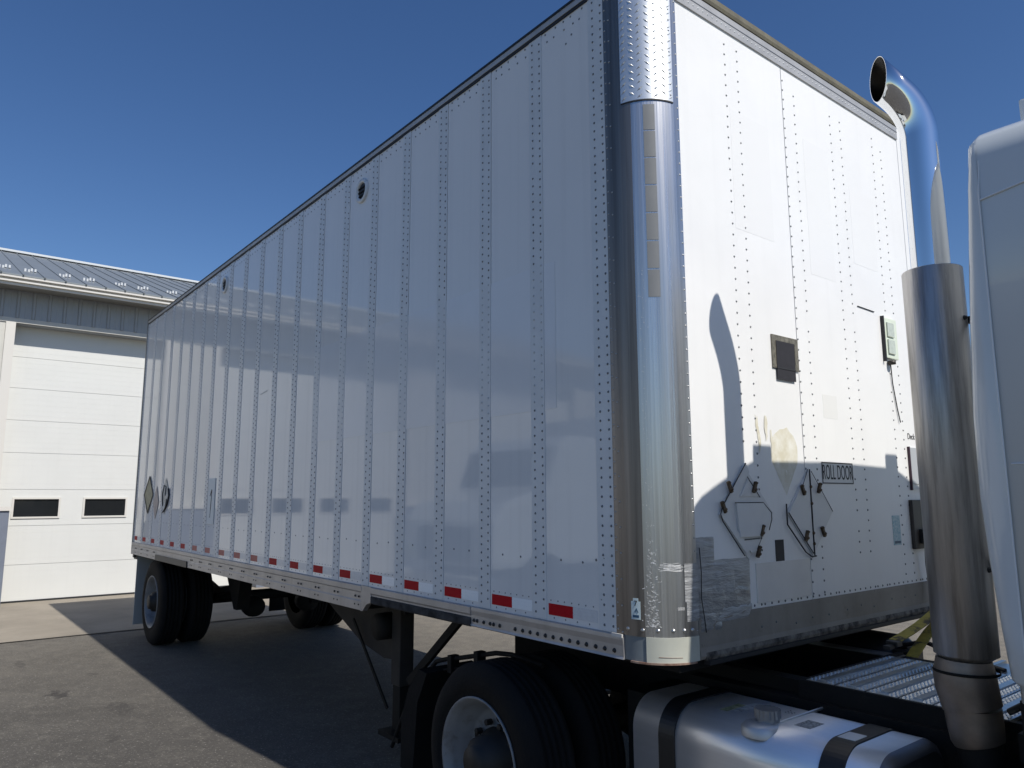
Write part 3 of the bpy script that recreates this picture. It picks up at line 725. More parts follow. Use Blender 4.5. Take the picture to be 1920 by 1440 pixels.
T(MB().tube([(-7.46, -.010, 1.62), (-7.50, -.010, 1.76), (-7.44, -.010, 1.86), (-7.36, -.010, 1.84), (-7.38, -.010, 1.74)], .005, 5).tube([(-7.40, -.010, 1.56), (-7.27, -.010, 1.64), (-7.21, -.010, 1.74), (-7.25, -.010, 1.82)], .010, 5).tube([(-7.47, -.010, 1.54), (-7.34, -.010, 1.60), (-7.31, -.010, 1.70)], .005, 5), 'scribble', M['ink'])
T(MB().box(-5.765, -5.565, -.0065, -.0035, 1.457, 1.902), 'side_notice', mat('cream_notice', (.93, .92, .86), .95, spec=0))
T(MB().bar((-5.665, -.0075, 1.60), (-5.65, -.0075, 1.79), .016, .002, (0,1,0)).bar((-5.70, -.0075, 1.73), (-5.65, -.0075, 1.79), .014, .002, (0,1,0)).bar((-5.675, -.0075, 1.52), (-5.665, -.0075, 1.60), .008, .002, (0,1,0)), 'notice_mark', M['ink'])
T(MB().bar((-4.46, -.0040, 2.60), (-4.30, -.0040, 2.62), .004, .0015, (0,1,0)), 'scratch_line', M['rivet_p'])
# rear frame
T(MB().box(REAR-.03, REAR, -.012, W+.012, 1.0, 4.10), 'rear_frame', M['toprail'])
T(MB().box(REAR-.10, REAR+.06, .04, W-.04, .93, 1.0).box(REAR-.08, REAR-.0, .02, .10, .95, 1.20), 'rear_bumper', M['black'], bevel=.01)
# floor and crossmembers
T(MB().box(REAR, -.2, .05, W-.05, 1.08, 1.14), 'floor', M['frame'])
cm = MB(); x = -2.5
while x > REAR+.2: cm.box(x-.02, x+.02, .06, W-.06, 1.0, 1.08); x -= .3048
T(cm, 'cross_members', M['frame'], kind='stuff')
T(MB().box(-2.3, -.03, .12, W-.12, 1.02, 1.08).prism([(-2.25, 1.02), (-1.35, .955), (-.95, .955), (-.3, 1.02)], 1, .55, 1.9), 'upper_coupler', M['frame'])
# suspension, axle
T(MB().box(-8.55, -5.2, .72, .80, .80, 1.0).box(-8.55, -5.2, 1.64, 1.72, .80, 1.0), 'slider_rail', M['frame'])
T(MB().lathe([(.0, -.9), (.065, -.9), (.065, .9), (0, .9)], (-7.78, 1.22, .49), 1, 14), 'axle', M['frame'])
T(MB().prism([(-8.35, .70), (-7.78, .60), (-7.2, .70), (-7.2, .63), (-7.78, .52), (-8.35, .63)], 1, .74, .82), 'leaf_spring', M['frame'])
for y_ in (.7, 1.6): T(MB().prism([(-7.25, .82), (-6.75, .82), (-6.85, .45), (-6.95, .45)], 1, y_, y_+.14), 'spring_hanger', M['frame'])
T(MB().lathe([(.0, -.14), (.11, -.14), (.13, 0), (.11, .12), (0, .12)], (-7.30, 1.05, .42), 0, 16), 'brake_chamber', M['frame'])
T(MB().lathe([(.0, -.14), (.10, -.14), (.12, 0), (.10, .12), (0, .12)], (-7.0, 1.6, .46), 0, 16), 'brake_chamber', M['frame'])
T(MB().lathe([(0, -.38), (.11, -.38), (.14, -.34), (.14, .34), (.11, .38), (0, .38)], (-6.1, 1.35, .80), 0, 20), 'air_tank', M['frame'])
T(MB().tube([(-6.95, .9, .84), (-6.3, .95, .80), (-5.7, 1.0, .86)], .012, 6), 'air_line', M['rail'])
T(MB().box(REAR+.05, REAR+.07, .05, .62, .12, .98), 'mud_flap', mat('pale_grey_flap', (.33, .35, .35), .5))
T(MB().box(REAR+.05, REAR+.07, W-.62, W-.05, .12, .98), 'mud_flap', M['rubber'])

# wheels
def wheel_meshes(Rt, wdt, deep=True):
    ty = MB(); h = wdt
    prof = [(.295, 0), (.33, -.004), (Rt*.74, -.012), (Rt*.86, -.004), (Rt*.955, .012), (Rt*.985, .03)]
    ng = 5; a0, a1 = .03, h-.03
    for k in range(ng):
        s_ = a0+(a1-a0)*k/ng; e = a0+(a1-a0)*(k+1)/ng
        prof += [(Rt, s_+.008), (Rt, e-.008), (Rt-.012, e-.005)] if k < ng-1 else [(Rt, s_+.008), (Rt, e)]
        if k < ng-1: prof += [(Rt-.012, e+.003)]
    prof += [(Rt*.955, h-.012), (Rt*.86, h+.004), (Rt*.74, h+.012), (.33, h+.004), (.295, h)]
    ty.lathe(prof, (0, 0, 0), 1, 56, cap=False)
    rm = MB()
    if deep: rp_ = [(.300, .002), (.302, -.008), (.294, -.010), (.286, .0), (.276, .018), (.262, .040), (.254, .075), (.240, .085), (.232, .125), (.205, .138), (.15, .13), (.13, .11), (0, .11)]
    else: rp_ = [(.300, .002), (.302, -.008), (.286, .0), (.272, .03), (.25, .045), (.20, -.01), (.13, -.02), (0, -.02)]
    rm.lathe(rp_, (0, 0, 0), 1, 48, cap=False)
    hb = MB(); b0 = .12 if deep else -.02
    hb.lathe([(.142, b0), (.138, b0-.02), (.12, b0-.035), (.112, b0-.11), (.085, b0-.125), (.08, b0-.15), (0, b0-.15)], (0, 0, 0), 1, 24, cap=False)
    for k in range(10):
        t = 2*math.pi*k/10; hb.lathe([(.015, b0), (.015, b0-.035), (.0, b0-.038)], (.165*math.cos(t), 0, .165*math.sin(t)), 1, 6, smooth=False)
    hh = MB()
    if deep:
        for k in range(5):
            t = 2*math.pi*k/5+.3; hh.lathe([(.0, .128), (.026, .128), (.026, .145)], (.188*math.cos(t), 0, .188*math.sin(t)), 1, 12)
    return ty, rm, hb, hh
def wheel(parent, inv, x, y, z, Rt, wdt, deep, proto=[None], flip=False, key={}):
    wh = empty('wheel', (x, y, z), parent=parent); wh.matrix_parent_inverse = inv
    k = (Rt, wdt, deep)
    if k not in key:
        ty, rm, hb, hh = wheel_meshes(Rt, wdt, deep)
        obs = [ty.build('tyre', M['rubber'], wh), rm.build('rim', M['rimw'], wh), hb.build('hub', M['hub'], wh)]
        if deep: obs.append(hh.build('hand_hole', M['black'], wh))
        key[k] = obs
    else:
        for o in key[k]: c = o.copy(); col.objects.link(c); c.parent = wh; c.location = (0,0,0)
    if flip: wh.rotation_euler = (0, 0, math.pi)
    return wh
for (y, fl, dp_) in ((.035, False, True), (.355, False, False), (W-.035, True, True), (W-.355, True, False)):
    wheel(tr, TI, -7.86, y, .495, .495, .26, dp_, flip=fl)
# landing gear
for yl in (.36, W-.36):
    T(MB().box(-2.62, -2.505, yl-.055, yl+.05, .48, 1.0), 'landing_leg', M['legpaint'], bevel=.008)
    T(MB().box(-2.61, -2.515, yl-.045, yl+.04, .20, .48), 'leg_tube', M['frame'], bevel=.006)
    T(MB().box(-2.66, -2.40, yl-.12, yl+.12, .17, .20).box(-2.57, -2.49, yl-.04, yl+.04, .2, .26), 'foot_pad', M['frame'])
    T(MB().prism([(-3.95, 1.0), (-3.9, .93), (-3.2, .66), (-2.85, .60), (-2.60, .62), (-2.60, 1.0)], 1, yl+.02, yl+.045), 'leg_gusset', M['legpaint'])
    if yl < 1: T(MB().bar((-2.44, yl-.02, .52), (-1.80, yl-.02, 1.03), .03, .05), 'leg_brace', M['frame'])
    T(MB().bar((-3.25, yl-.02, .82), (-2.72, yl-.02, .30), .012, .022), 'leg_brace', M['frame'])
    T(MB().lathe([(0, -.05), (.09, -.05), (.09, .05), (0, .05)], (-2.72, yl-.06, .84), 1, 16), 'gear_box', M['frame'])
T(MB().tube([(-2.45, .3, .96), (-2.45, 2.1, .96)], .015, 6), 'leg_cross_shaft', M['frame'])

# ------------------------------------------------------------------ tractor
tk = empty('semi_tractor', (.9, 1.22, 0), 'white cab tractor with tall chrome exhaust and aluminium fuel tank, coupled before the trailer', 'truck')
KI = Matrix.Translation(-Vector(tk.location))
def K(mb, name, m_, parent=None, **k):
    o = mb.build(name, m_, parent or tk, **k)
    if parent is None: o.matrix_parent_inverse = KI
    return o
# frame
for y0, y1 in ((.79, .87), (1.57, 1.65)):
    K(MB().prism([(y0, .66), (y1, .66), (y1, .67), (y0+.012, .67), (y0+.012, .905), (y1, .905), (y1, .915), (y0, .915)], 0, -1.9, 3.9), 'frame_rail', M['frame'])
K(MB().box(1.568, 1.652, 0, 0, 0, 0) if False else MB().box(-1.6, .14, 1.57, 1.66, .916, .920), 'rail_flange', mat('grey_worn_steel', (.16, .155, .15), .5, .3))
for x in (-1.75, -.6, .1, 1.0): K(MB().box(x-.05, x+.05, .87, 1.57, .70, .88), 'frame_cross_member', M['frame'])
K(MB().prism([(-1.75, .93), (-1.55, .99), (-.75, .99), (-.62, .93)], 1, .78, 1.68), 'fifth_wheel', M['frame'], bevel=.01)
K(MB().lathe([(0, -1.0), (.07, -1.0), (.07, 1.0), (0, 1.0)], (-1.17, 1.22, .47), 1, 14).lathe([(0, -.22), (.16, -.18), (.2, 0), (.16, .2), (0, .25)], (-1.17, 1.22, .47), 0, 16), 'drive_axle', M['frame'])
K(MB().lathe([(0, -.15), (.14, -.12), (.15, 0), (.14, .12), (0, .15)], (-1.45, .66, .62), 2, 16), 'air_bag', M['rubber'])
for (y, fl, dp_) in ((-.055, False, True), (.27, False, False), (W+.055, True, True), (W-.27, True, False)):
    wheel(tk, KI, -1.135, y, .442, .456, .25, dp_, flip=fl)
# dark side box between tank and frame
K(MB().box(-.45, .75, .705, .785, .45, .86).box(-.62, -.45, .45, .79, .35, .80), 'tank_bracket', M['frame'])
# deck planks (run across the frame)
DZ = .935
K(MB().box(.105, .98, .735, .765, .83, DZ-.002).box(.105, .13, .765, 1.66, .86, DZ-.004), 'deck_frame', M['frame'])
pk = MB(); wpl = .128
pk.box(0, wpl-.006, .75, 1.50, -.012, 0)
pk.box(.045, .075, .78, 1.46, 0, .006)
tt = MB()
for rowx in (.014, .030, .090, .106):
    y = .765
    while y < 1.49:
        pk.add([(rowx-.006, y-.008, 0), (rowx+.006, y-.008, 0), (rowx+.006, y+.008, 0), (rowx-.006, y+.008, 0), (rowx, y, .008)], [(0,1,4),(1,2,4),(2,3,4),(3,0,4)]); y += .032
dk = K(pk, 'deck_plank', M['deck']); dk.location = (.135, 0, DZ+.0)
dk.location = Vector((.135, 0, DZ))
for i in range(1, 6): shared(dk, wpl*i)
K(MB().box(.50, .98, 1.53, 1.80, .90, DZ-.01).box(.52, .54, 1.53, 1.80, DZ-.01, DZ+.004).box(.66, .68, 1.53, 1.80, DZ-.01, DZ+.004), 'side_step', M['deck'])
# fuel tank, D shaped with rounded corners
def rr_prof(y0, y1, z0, z1, r_, n=8):
    P = []
    for cy, cz, a in ((y1-r_, z1-r_, 0), (y0+r_, z1-r_, 90), (y0+r_, z0+r_, 180), (y1-r_, z0+r_, 270)):
        for i in range(n+1):
            t = R(a+90*i/n); P.append((cy+r_*math.cos(t), cz+r_*math.sin(t)))
    return P
def rrbody(mb, prof, x0, x1, inset=.0):
    mb.prism(prof, 0, x0, x1); return mb
ft = empty('fuel_tank', (.15, .45, .3), parent=tk); ft.matrix_parent_inverse = KI
FTI = Matrix.Translation((-.15, -.45, -.3))
def F(mb, name, m_, **k):
    o = mb.build(name, m_, ft, **k); o.matrix_parent_inverse = FTI; return o
TY0, TY1, TZ0, TZ1, TX0, TX1 = .215, .70, .24, .855, -.372, .70
o = F(MB().prism(rr_prof(TY0, TY1, TZ0, TZ1, .13, 12), 0, TX0, TX1-.03), 'tank_body', M['tank'], bevel=.0)
for p in o.data.polygons: p.use_smooth = abs(p.normal.x) < .5
lip = MB()
pa = rr_prof(TY0, TY1, TZ0, TZ1, .13, 12); pc = rr_prof(TY0+.035, TY1-.035, TZ0+.035, TZ1-.035, .10, 12); pb_ = rr_prof(TY0+.008, TY1-.008, TZ0+.008, TZ1-.008, .122, 12)
n = len(pa)
vs = [(TX1-.03, y, z) for y, z in pa]+[(TX1-.010, y, z) for y, z in pb_]+[(TX1+.006, y, z) for y, z in pc]
lip.add(vs, [(i, (i+1) % n, n+(i+1) % n, n+i) for i in range(n)]+[(n+i, n+(i+1) % n, 2*n+(i+1) % n, 2*n+i) for i in range(n)], True)
lip.add([(TX1+.006, y, z) for y, z in pc], [tuple(range(n))])
F(lip, 'tank_end', M['tankend'])
F(MB().tube([(.245, .245, .80), (.247, .275, .835), (.25, .33, .857), (.25, .50, .858), (.25, .66, .857)], .0055, 6), 'weld_seam', mat('bright_weld', (.75, .76, .76), .3, .9))
for xs, lab in ((-.228, 0), (.475, 1)):
    wd_ = .082 if lab == 0 else .088
    po = rr_prof(TY0-.006, TY1+.006, TZ0-.006, TZ1+.006, .136, 12); pi_ = rr_prof(TY0+.001, TY1-.001, TZ0+.001, TZ1-.001, .13, 12)
    n = len(po); mb = MB()
    vs = [(x, y, z) for x in (xs, xs+wd_) for pr_ in (po, pi_) for y, z in pr_]
    for i in range(n):
        j = (i+1) % n; mb.add([vs[i], vs[j], vs[2*n+j], vs[2*n+i]], [(0,1,2,3)], True)
        mb.add([vs[i], vs[j], vs[n+j], vs[n+i]], [(3,2,1,0)]); mb.add([vs[2*n+i], vs[2*n+j], vs[3*n+j], vs[3*n+i]], [(0,1,2,3)])
    F(mb, 'tank_strap', M['black'])
F(MB().box(.484, .548, .345, .43, TZ1+.006, TZ1+.008), 'strap_label', mat('white_strap_label', (.62, .63, .62), .5))
# filler neck and cap
F(MB().lathe([(.074, -.03), (.074, .0), (.062, .012), (.040, .016), (0, .016)], (.205, .300, TZ1-.012), 2, 28, cap=False), 'filler_neck', mat('dull_aluminium_neck', (.55, .55, .55), .45, .6))
cp = MB(); 
cp.lathe([(.044, .0), (.044, .012)], (.212, .335, TZ1+.004), 2, 24, cap=False)
prof_n = 36; vs = []
for k in range(prof_n):
    rr_ = .049 if k % 2 else .0455; t = 2*math.pi*k/prof_n
    for z in (.012, .044): vs.append((.212+rr_*math.cos(t), .335+rr_*math.sin(t), TZ1+.004+z))
cp.add(vs, [(2*k, 2*((k+1) % prof_n), 2*((k+1) % prof_n)+1, 2*k+1) for k in range(prof_n)]); cp.add(vs[1::2], [tuple(range(prof_n))])
F(cp, 'filler_cap', M['cap'])
F(MB().box(.30, .365, .37, .47, TZ1+.0005, TZ1+.0012), 'barcode_label', mat('speckled_label', (.50, .51, .51), .5, var=.9, vs=120, vcol=(.06, .06, .06)))
F(MB().box(-.005, .03, .33, .46, TZ1+.0005, TZ1+.0014), 'warning_label', mat('olive_warning_label', (.46, .44, .26), .5, var=.8, vs=45, vcol=(.10, .10, .03)))
F(MB().box(.032, .07, .37, .52, TZ1+.0005, TZ1+.0014), 'warning_label', mat('pale_warning_label', (.55, .56, .54), .5, var=.8, vs=45, vcol=(.10, .10, .10)))
dt = MB()
for k in range(7): dt.dome((.185+.014*(k % 3), .50+.018*(k//3), TZ1), (0,0,1), .0035, .001, 6)
F(dt, 'stamped_dots', M['ink'], kind='stuff')
# exhaust: elbow, muffler with shield, chrome turnout
ex_ = empty('exhaust_stack', (.835, .595, 1.0), parent=tk); ex_.matrix_parent_inverse = KI
EI = Matrix.Translation((-.835, -.595, -1.0))
def E_(mb, name, m_, **k):
    o = mb.build(name, m_, ex_, **k); o.matrix_parent_inverse = EI; return o
px_, py_ = .835, .595
E_(MB().lathe([(.0, 1.10), (.094, 1.163), (.100, 1.166), (.1005, 2.53), (.098, 2.533), (.093, 2.531), (.066, 2.45)], (px_, py_, 0), 2, 48, cap=False), 'muffler', M['muff'])
dirx, diry = -.62, -.785
cpts = [(px_, py_, 2.40), (px_, py_, 2.75), (px_, py_, 3.06)]
Rb = .26; th = R(46)
for i in range(1, 13):
    t = th*i/12; o_ = Rb*(1-math.cos(t)); cpts.append((px_+dirx*o_, py_+diry*o_, 3.06+Rb*math.sin(t)))
last = Vector(cpts[-1]); dv = Vector((dirx*math.sin(th), diry*math.sin(th), math.cos(th)))
# build pipe rings, last ring sheared to a vertical mouth
mb = MB(); n = 40; rad = .0655; rings = []; H = Vector((dirx, diry, 0)).normalized(); S_ = Vector((-H.y, H.x, 0))
for i, p in enumerate(cpts):
    p = Vector(p)
    if i < 3: t = 0
    else: t = th*(i-2)/12
    up_ = H*math.cos(t) - Vector((0,0,1))*math.sin(t)     # outward direction in bend plane
    rings.append([p+rad*(up_*math.cos(a)+S_*math.sin(a)) for a in [2*math.pi*j/n for j in range(n)]])
# mouth: extend every ring point along dv until vertical plane through tip
tipc = last+dv*.085
mouth = []
for q in rings[-1]:
    dd = (tipc-q).dot(H)/dv.dot(H); mouth.append(q+dv*dd)
rings.append(mouth)
rings.append([tipc+(q-tipc)*.955 for q in mouth])
for k in range(len(rings)-3, 2, -1):
    c0 = sum((v for v in rings[k]), Vector())/n; rings.append([c0+(q-c0)*.955 for q in rings[k]])
vs = [v for rg in rings for v in rg]
mb.add(vs, [(i*n+j, i*n+(j+1) % n, (i+1)*n+(j+1) % n, (i+1)*n+j) for i in range(len(rings)-1) for j in range(n)], True)
E_(mb, 'chrome_turnout', M['chrome'])
si = MB(); rg2 = []
for k in range(4, len(cpts)+1):
    rgk = rings[k]; c0 = sum((v for v in rgk), Vector())/n; rg2.append([c0+(q-c0)*.95 for q in rgk])
si.add([v for g_ in rg2 for v in g_], [(i*n+j, i*n+(j+1) % n, (i+1)*n+(j+1) % n, (i+1)*n+j) for i in range(len(rg2)-1) for j in range(n)], True)
E_(si, 'sooty_lining', mat('brown_soot_lining', (.045, .036, .025), .35, .6, var=.6, vs=12, vcol=(.01, .01, .01)))
E_(MB().lathe([(.06, 0), (0, 0)], (px_, py_, 3.0), 2, 24, cap=False), 'bore_disc', M['seal'])  # black disc closing the pipe bore
E_(MB().tube([(px_-.01, py_-.0, 1.15), (px_-.012, py_, 1.10), (px_-.012, py_+.005, 1.06), (px_-.0, py_+.01, .99)], [.085, .096, .097, .092], 28, smooth=True).tube([(px_, py_+.01, .99), (px_+.003, py_+.012, .93), (px_+.006, py_+.014, .885), (px_+.008, py_+.015, .875)], [.088, .086, .082, .076], 24), 'exhaust_elbow', M['pipe'])
E_(MB().tube([(px_+.008, py_+.015, .885), (px_+.02, py_+.02, .76), (px_+.08, py_+.04, .66), (px_+.2, py_+.06, .6)], [.072, .07, .068, .066], 20), 'down_pipe', M['frame'])
E_(MB().lathe([(.1015, 0), (.103, .004), (.1015, .01)], (px_-.006, py_+.002, 1.105), 2, 28, cap=False), 'elbow_clamp', M['frame'])
for z in (2.335, 1.455):
    E_(MB().dome((px_+.099, py_-.012, z), Vector((.99, -.12, 0)), .010, .010, 8), 'shield_bolt', M['black'])
    E_(MB().box(px_+.09, 1.09, py_+.03, py_+.06, z-.012, z+.012), 'stack_bracket', M['black'])
# cab: rounded back corners and roof
def cab_prof(z):
    """plan outline of the cab at height z as list of (x,y), near side first"""
    return None
CYC = 1.43
half = [(.30, 1.10), (.30, 2.66), (.303, 2.79), (.320, 2.855), (.365, 2.89), (.45, 2.93), (.60, 2.995), (.74, 3.045), (CYC, 3.06)]
mb = MB(); secs = []
sect = half + [(2*CYC-y, z) for y, z in half[::-1][1:]]
ks = len(sect)
xs_ = [(1.078, .93, .985), (1.082, .965, .992), (1.09, .985, .996), (1.108, .998, 1.0), (1.115, 1, 1.), (2.35, 1, 1.0), (2.75, .96, .97)]
for x, sy, sz in xs_:
    for y, z in sect: mb.add([(x, CYC+(y-CYC)*(1-(1-sy)*.45), 1.10+(z-1.10)*sz)], [])
fs = []
for i in range(len(xs_)-1):
    for j in range(ks-1): fs.append((i*ks+j, (i+1)*ks+j, (i+1)*ks+j+1, i*ks+j+1))
    fs.append((i*ks+ks-1, (i+1)*ks+ks-1, (i+1)*ks, i*ks))
fs += [tuple(range(ks)), tuple((len(xs_)-1)*ks+j for j in range(ks))]
mb.add([], []); base = 0
mb.f = fs; mb.sm = [True]*(len(fs)-2)+[False]*2
cb = K(mb, 'cab_body', M['cab'])
# drip seam, vertical seam, rear corner panel
K(MB().tube([(1.112, .2975, 2.645), (1.6, .2975, 2.725), (2.2, .2975, 2.74)], .0035, 6), 'drip_seam', M['cabgap'])
K(MB().tube([(1.125, .2985, 1.800), (1.6, .2985, 1.805), (2.4, .2985, 1.805)], .0025, 6), 'cab_reflection_line', M['cabgap'])  # pale tube painted in for a reflection line on the cab side
K(MB().tube([(1.110, .297, 1.16), (1.109, .296, 2.0), (1.112, .296, 2.66), (1.118, .305, 2.78)], .003, 6), 'corner_seam', M['cabgap'])
cpn = MB()
zz = [1.14, 1.16, 1.30, 1.5, 1.7, 1.95, 2.26, 2.5, 2.7, 2.80, 2.84, 2.855]
xr_ = [1.072, 1.056, 1.042, 1.026, 1.016, 1.018, 1.036, 1.054, 1.070, 1.080, 1.092, 1.105]
iy = [.02, .0, 0, 0, 0, 0, 0, 0, .002, .008, .02, .04]
k = 11
for z, xr, q in zip(zz, xr_, iy):
    wx = 1.113-xr
    cpn.add([(1.113, .2945+q, z)]+[(1.105-(wx-.008)*math.sin(R(10*i)), .345+q-.0505*math.cos(R(10*i)), z) for i in range(1, 10)]+[(xr+.004, .42, z)], [])
cpn.f = [(i*k+j, i*k+j+1, (i+1)*k+j+1, (i+1)*k+j) for i in range(len(zz)-1) for j in range(k-1)]+[tuple((len(zz)-1)*k+j for j in range(k)), tuple(range(k))]
cpn.sm = [True]*(len(cpn.f)-2)+[False]*2
K(cpn, 'corner_fairing', M['cab'])
K(MB().box(1.07, 2.7, .34, 2*CYC-.34, 1.0, 1.10), 'cab_floor', M['frame'])
K(MB().lathe([(0, 0), (.02, 0), (.018, .012), (0, .016)], (1.235, .46, 2.93), 2, 10), 'clearance_lamp', M['amber'])
for (ya, yb, h_) in ((.76, .905, .10), (2.02, 2.16, .10)):
    K(MB().box(1.12, 1.17, ya, yb, 3.04, 3.15).box(1.13, 1.16, ya+.03, yb-.03, 3.00, 3.04), 'roof_horn', M['cab'], bevel=.008)
# door, window, windscreen, bonnet, wing and front wheels (beyond the frame edge)
for sgn in (0, 1):
    y0 = .292 if sgn == 0 else 2*CYC-.292-.01
    K(MB().prism([(1.55, 1.25), (2.55, 1.25), (2.55, 1.95), (2.45, 2.62), (1.60, 2.62)], 1, y0, y0+.01), 'door', M['cab'])
    K(MB().prism([(1.66, 1.98), (2.48, 1.92), (2.40, 2.55), (1.68, 2.55)], 1, y0-.004, y0-.001) if sgn == 0 else MB().prism([(1.66, 1.98), (2.48, 1.92), (2.40, 2.55), (1.68, 2.55)], 1, y0+.011, y0+.014), 'door_window', M['glass'])
    K(MB().box(1.65, 1.80, y0-.03 if sgn == 0 else y0+.01, y0 if sgn == 0 else y0+.04, 1.70, 1.74), 'door_handle', M['chrome'], bevel=.005)
K(MB().prism([(2.66, 2.06), (2.69, 2.06), (2.77, 2.62), (2.72, 2.62)], 1, .5, 1.94) if False else MB().box(2.752, 2.762, .45, 2*CYC-.45, 2.06, 2.72), 'windscreen', M['glass'])
K(MB().prism([(2.75, 1.0), (2.75, 2.02), (3.5, 1.92), (4.15, 1.72), (4.32, 1.45), (4.32, .75), (3.95, .75), (3.95, 1.0)], 1, .55, 2*CYC-.55), 'bonnet', M['cab'], bevel=.05)
K(MB().box(4.33, 4.36, .70, 1.74, .85, 1.55), 'grille', M['chrome'])
K(MB().box(4.34, 4.50, .12, 2.32, .42, .74), 'bumper', M['chrome'], bevel=.03)
for y0, y1 in ((.14, .55), (1.89, 2.30)):
    K(MB().prism([(2.95, .75), (3.0, 1.05), (3.2, 1.25), (3.6, 1.30), (4.1, 1.25), (4.30, 1.05), (4.32, .76), (4.12, .76), (4.05, 1.0), (3.85, 1.14), (3.45, 1.14), (3.22, 1.0), (3.15, .75)], 1, y0, y1), 'wing', M['cab'], bevel=.02)
    K(MB().box(4.30, 4.335, y0+.06, y1-.06, .98, 1.16), 'headlight', M['lens'], bevel=.01)
wheel(tk, KI, 3.62, .15, .478, .478, .28, False); wheel(tk, KI, 3.62, W-.15, .478, .478, .28, False, flip=True)
K(MB().box(1.25, 2.3, .30, .66, .40, .98).box(1.3, 2.25, .24, .30, .44, .50).box(1.3, 2.25, .24, .30, .78, .82), 'cab_step', M['frame'])
# small bits under the cab behind the stack
K(MB().tube([(.93, .50, .80), (1.02, .42, .86), (1.15, .38, .84), (1.3, .36, .78)], .018, 8), 'coolant_hose', M['black'])
K(MB().lathe([(0, -.14), (.03, -.14), (.034, -.12), (.034, .12), (0, .13)], (1.10, .33, .74), 0, 14), 'chrome_canister', M['chrome'])
K(MB().tube([(.88, .8, .95), (.98, .75, 1.02), (1.05, .7, 1.0)], .012, 6), 'cab_hose', M['black'])
K(MB().box(.96, 1.04, .62, .78, .84, .93), 'valve_block', M['frame'])
# far side tanks and hoses beyond the frame
K(MB().lathe([(0, -.24), (.085, -.24), (.115, -.20), (.12, 0), (.115, .20), (.085, .24), (0, .24)], (-.16, 1.86, .865), 0, 22), 'air_reservoir', M['black'])
K(MB().box(-.62, -.46, 1.72, 2.0, .83, .905), 'battery_lid', M['black'], bevel=.02)
K(MB().box(.03, .14, 1.74, 1.86, .86, .925).box(.05, .10, 1.77, 1.82, .925, .955), 'valve_cluster', M['black'], bevel=.012)
K(MB().tube([(.05, 1.72, .94), (.22, 1.70, .99), (.40, 1.66, .95), (.6, 1.6, .93)], .012, 6), 'air_hose', M['black'])
K(MB().tube([(.035, 2.225, 1.50), (.05, 2.215, 1.42), (.045, 2.22, 1.34), (.04, 2.245, 1.22), (.06, 2.25, 1.12), (.12, 2.15, 1.04), (.22, 1.95, 1.0), (.42, 1.80, .97)], .014, 8), 'electrical_cable', M['black'])
# wheel guard hoop by the drive tyre
hp = [(-2.49, .13), (-2.33, .39), (-2.14, .60), (-1.98, .734), (-1.87, .765), (-1.746, .79), (-1.55, .835), (-1.39, .872), (-1.25, .885), (-1.0, .87)]
K(MB().tube([(x, .25, z) for x, z in hp], .013, 8), 'wheel_guard_hoop', M['frame'])
K(MB().tube([(x+.03, .25, z-.05) for x, z in hp[3:7]], .008, 6), 'wheel_guard_hoop', M['frame'])
K(MB().box(-1.82, -1.78, .22, .28, .70, .80), 'hoop_clamp', M['frame'], bevel=.006)
K(MB().box(-1.56, -1.52, .22, .28, .79, .86), 'hoop_clamp', M['frame'], bevel=.006)
K(MB().prism([(-2.16, .12), (-2.16, .40), (-2.08, .585), (-1.97, .71), (-1.88, .70), (-1.98, .52), (-2.02, .12)], 1, .12, .50), 'shade_flap', M['rubber'])  # black sheet shaped to fill the darkness behind the drive tyre

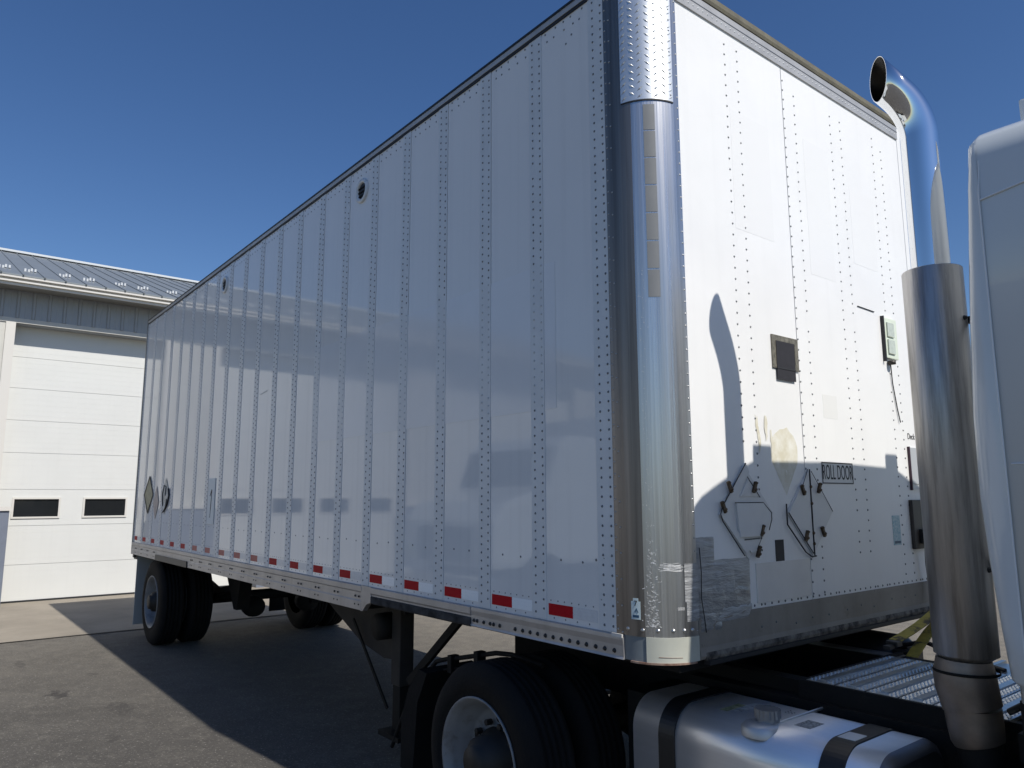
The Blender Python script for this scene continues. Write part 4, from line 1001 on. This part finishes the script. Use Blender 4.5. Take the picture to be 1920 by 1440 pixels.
# ratchet strap lying over the far deck
sp = MB()
def ribbon(mb, pts, wd, th_=.004):
    pts = [Vector(p) for p in pts]
    for a, b in zip(pts, pts[1:]): mb.bar(a, b, wd, th_)
    return mb
ribbon(sp, [(.33, 1.16, 1.075), (.33, 1.28, 1.092), (.32, 1.45, 1.115), (.29, 1.75, 1.16), (.25, 2.0, 1.23), (.2, 2.2, 1.3)], .055)
o = sp.build('ratchet_strap', None); o.data.materials.append(M['yellow'])
o['label'] = 'yellow webbing strap stretched from the deck behind the exhaust to the trailer'; o['category'] = 'strap'
ribbon(MB(), [(.36, 1.24, 1.0), (.345, 1.36, 1.035), (.33, 1.50, 1.075), (.30, 1.75, 1.125), (.28, 2.05, 1.24)], .05).build('strap_tail', M['yellow'], o)
MB().box(.305, .355, 1.12, 1.17, 1.052, 1.075).box(.315, .345, 1.07, 1.12, 1.045, 1.062).build('ratchet_buckle', M['black'], o, bevel=.004)

# ------------------------------------------------------------------ truck whose reflection shows in the trailer side
pv = empty('parked_truck', (-6.75, -3.45, 0), 'white truck parked opposite, seen only as a reflection in the trailer side', 'truck')
def V(mb, name, m_, **k): return mb.build(name, m_, pv, **k)
V(MB().prism([(-2.6, 1.0), (-2.6, 2.35), (-2.4, 2.55), (-1.35, 2.58), (-1.15, 2.42), (-.95, 1.86), (-.25, 1.66), (-.02, 1.40), (0, .80), (-2.3, .8)], 0, -1.08, 1.08), 'cab_shell', M['cab'], bevel=.09)
V(MB().prism([(-1.105, 2.37), (-.91, 1.88), (-.90, 1.90), (-1.09, 2.39)], 0, -.92, .92), 'windscreen', M['glass'])
V(MB().box(-.62, .62, -.03, .03, .86, 1.32), 'grille', M['black'], bevel=.01)
V(MB().box(-1.12, 1.12, -.03, .12, .45, .72), 'bumper', M['chrome'], bevel=.03)
for x in (-.98, .78): V(MB().box(x, x+.20, -.03, .03, .86, 1.04), 'headlight', M['lens'], bevel=.02)
V(MB().box(-1.2, 1.2, -9.0, -2.75, 1.1, 3.0), 'cargo_box', M['door'], bevel=.03)
V(MB().box(-.45, .45, -9.0, -.2, .6, .85), 'chassis', M['frame'])
for x in (-1.12, .86):
    for y in (-.85, -6.6):
        whm = MB().lathe([(0, 0), (.28, 0), (.30, .02), (.47, .03), (.49, .06), (.49, .22), (.47, .25), (.28, .26), (0, .26)], (0, 0, 0), 0, 32)
        o = V(whm, 'wheel', M['rubber']); o.location = (x, y, .49)
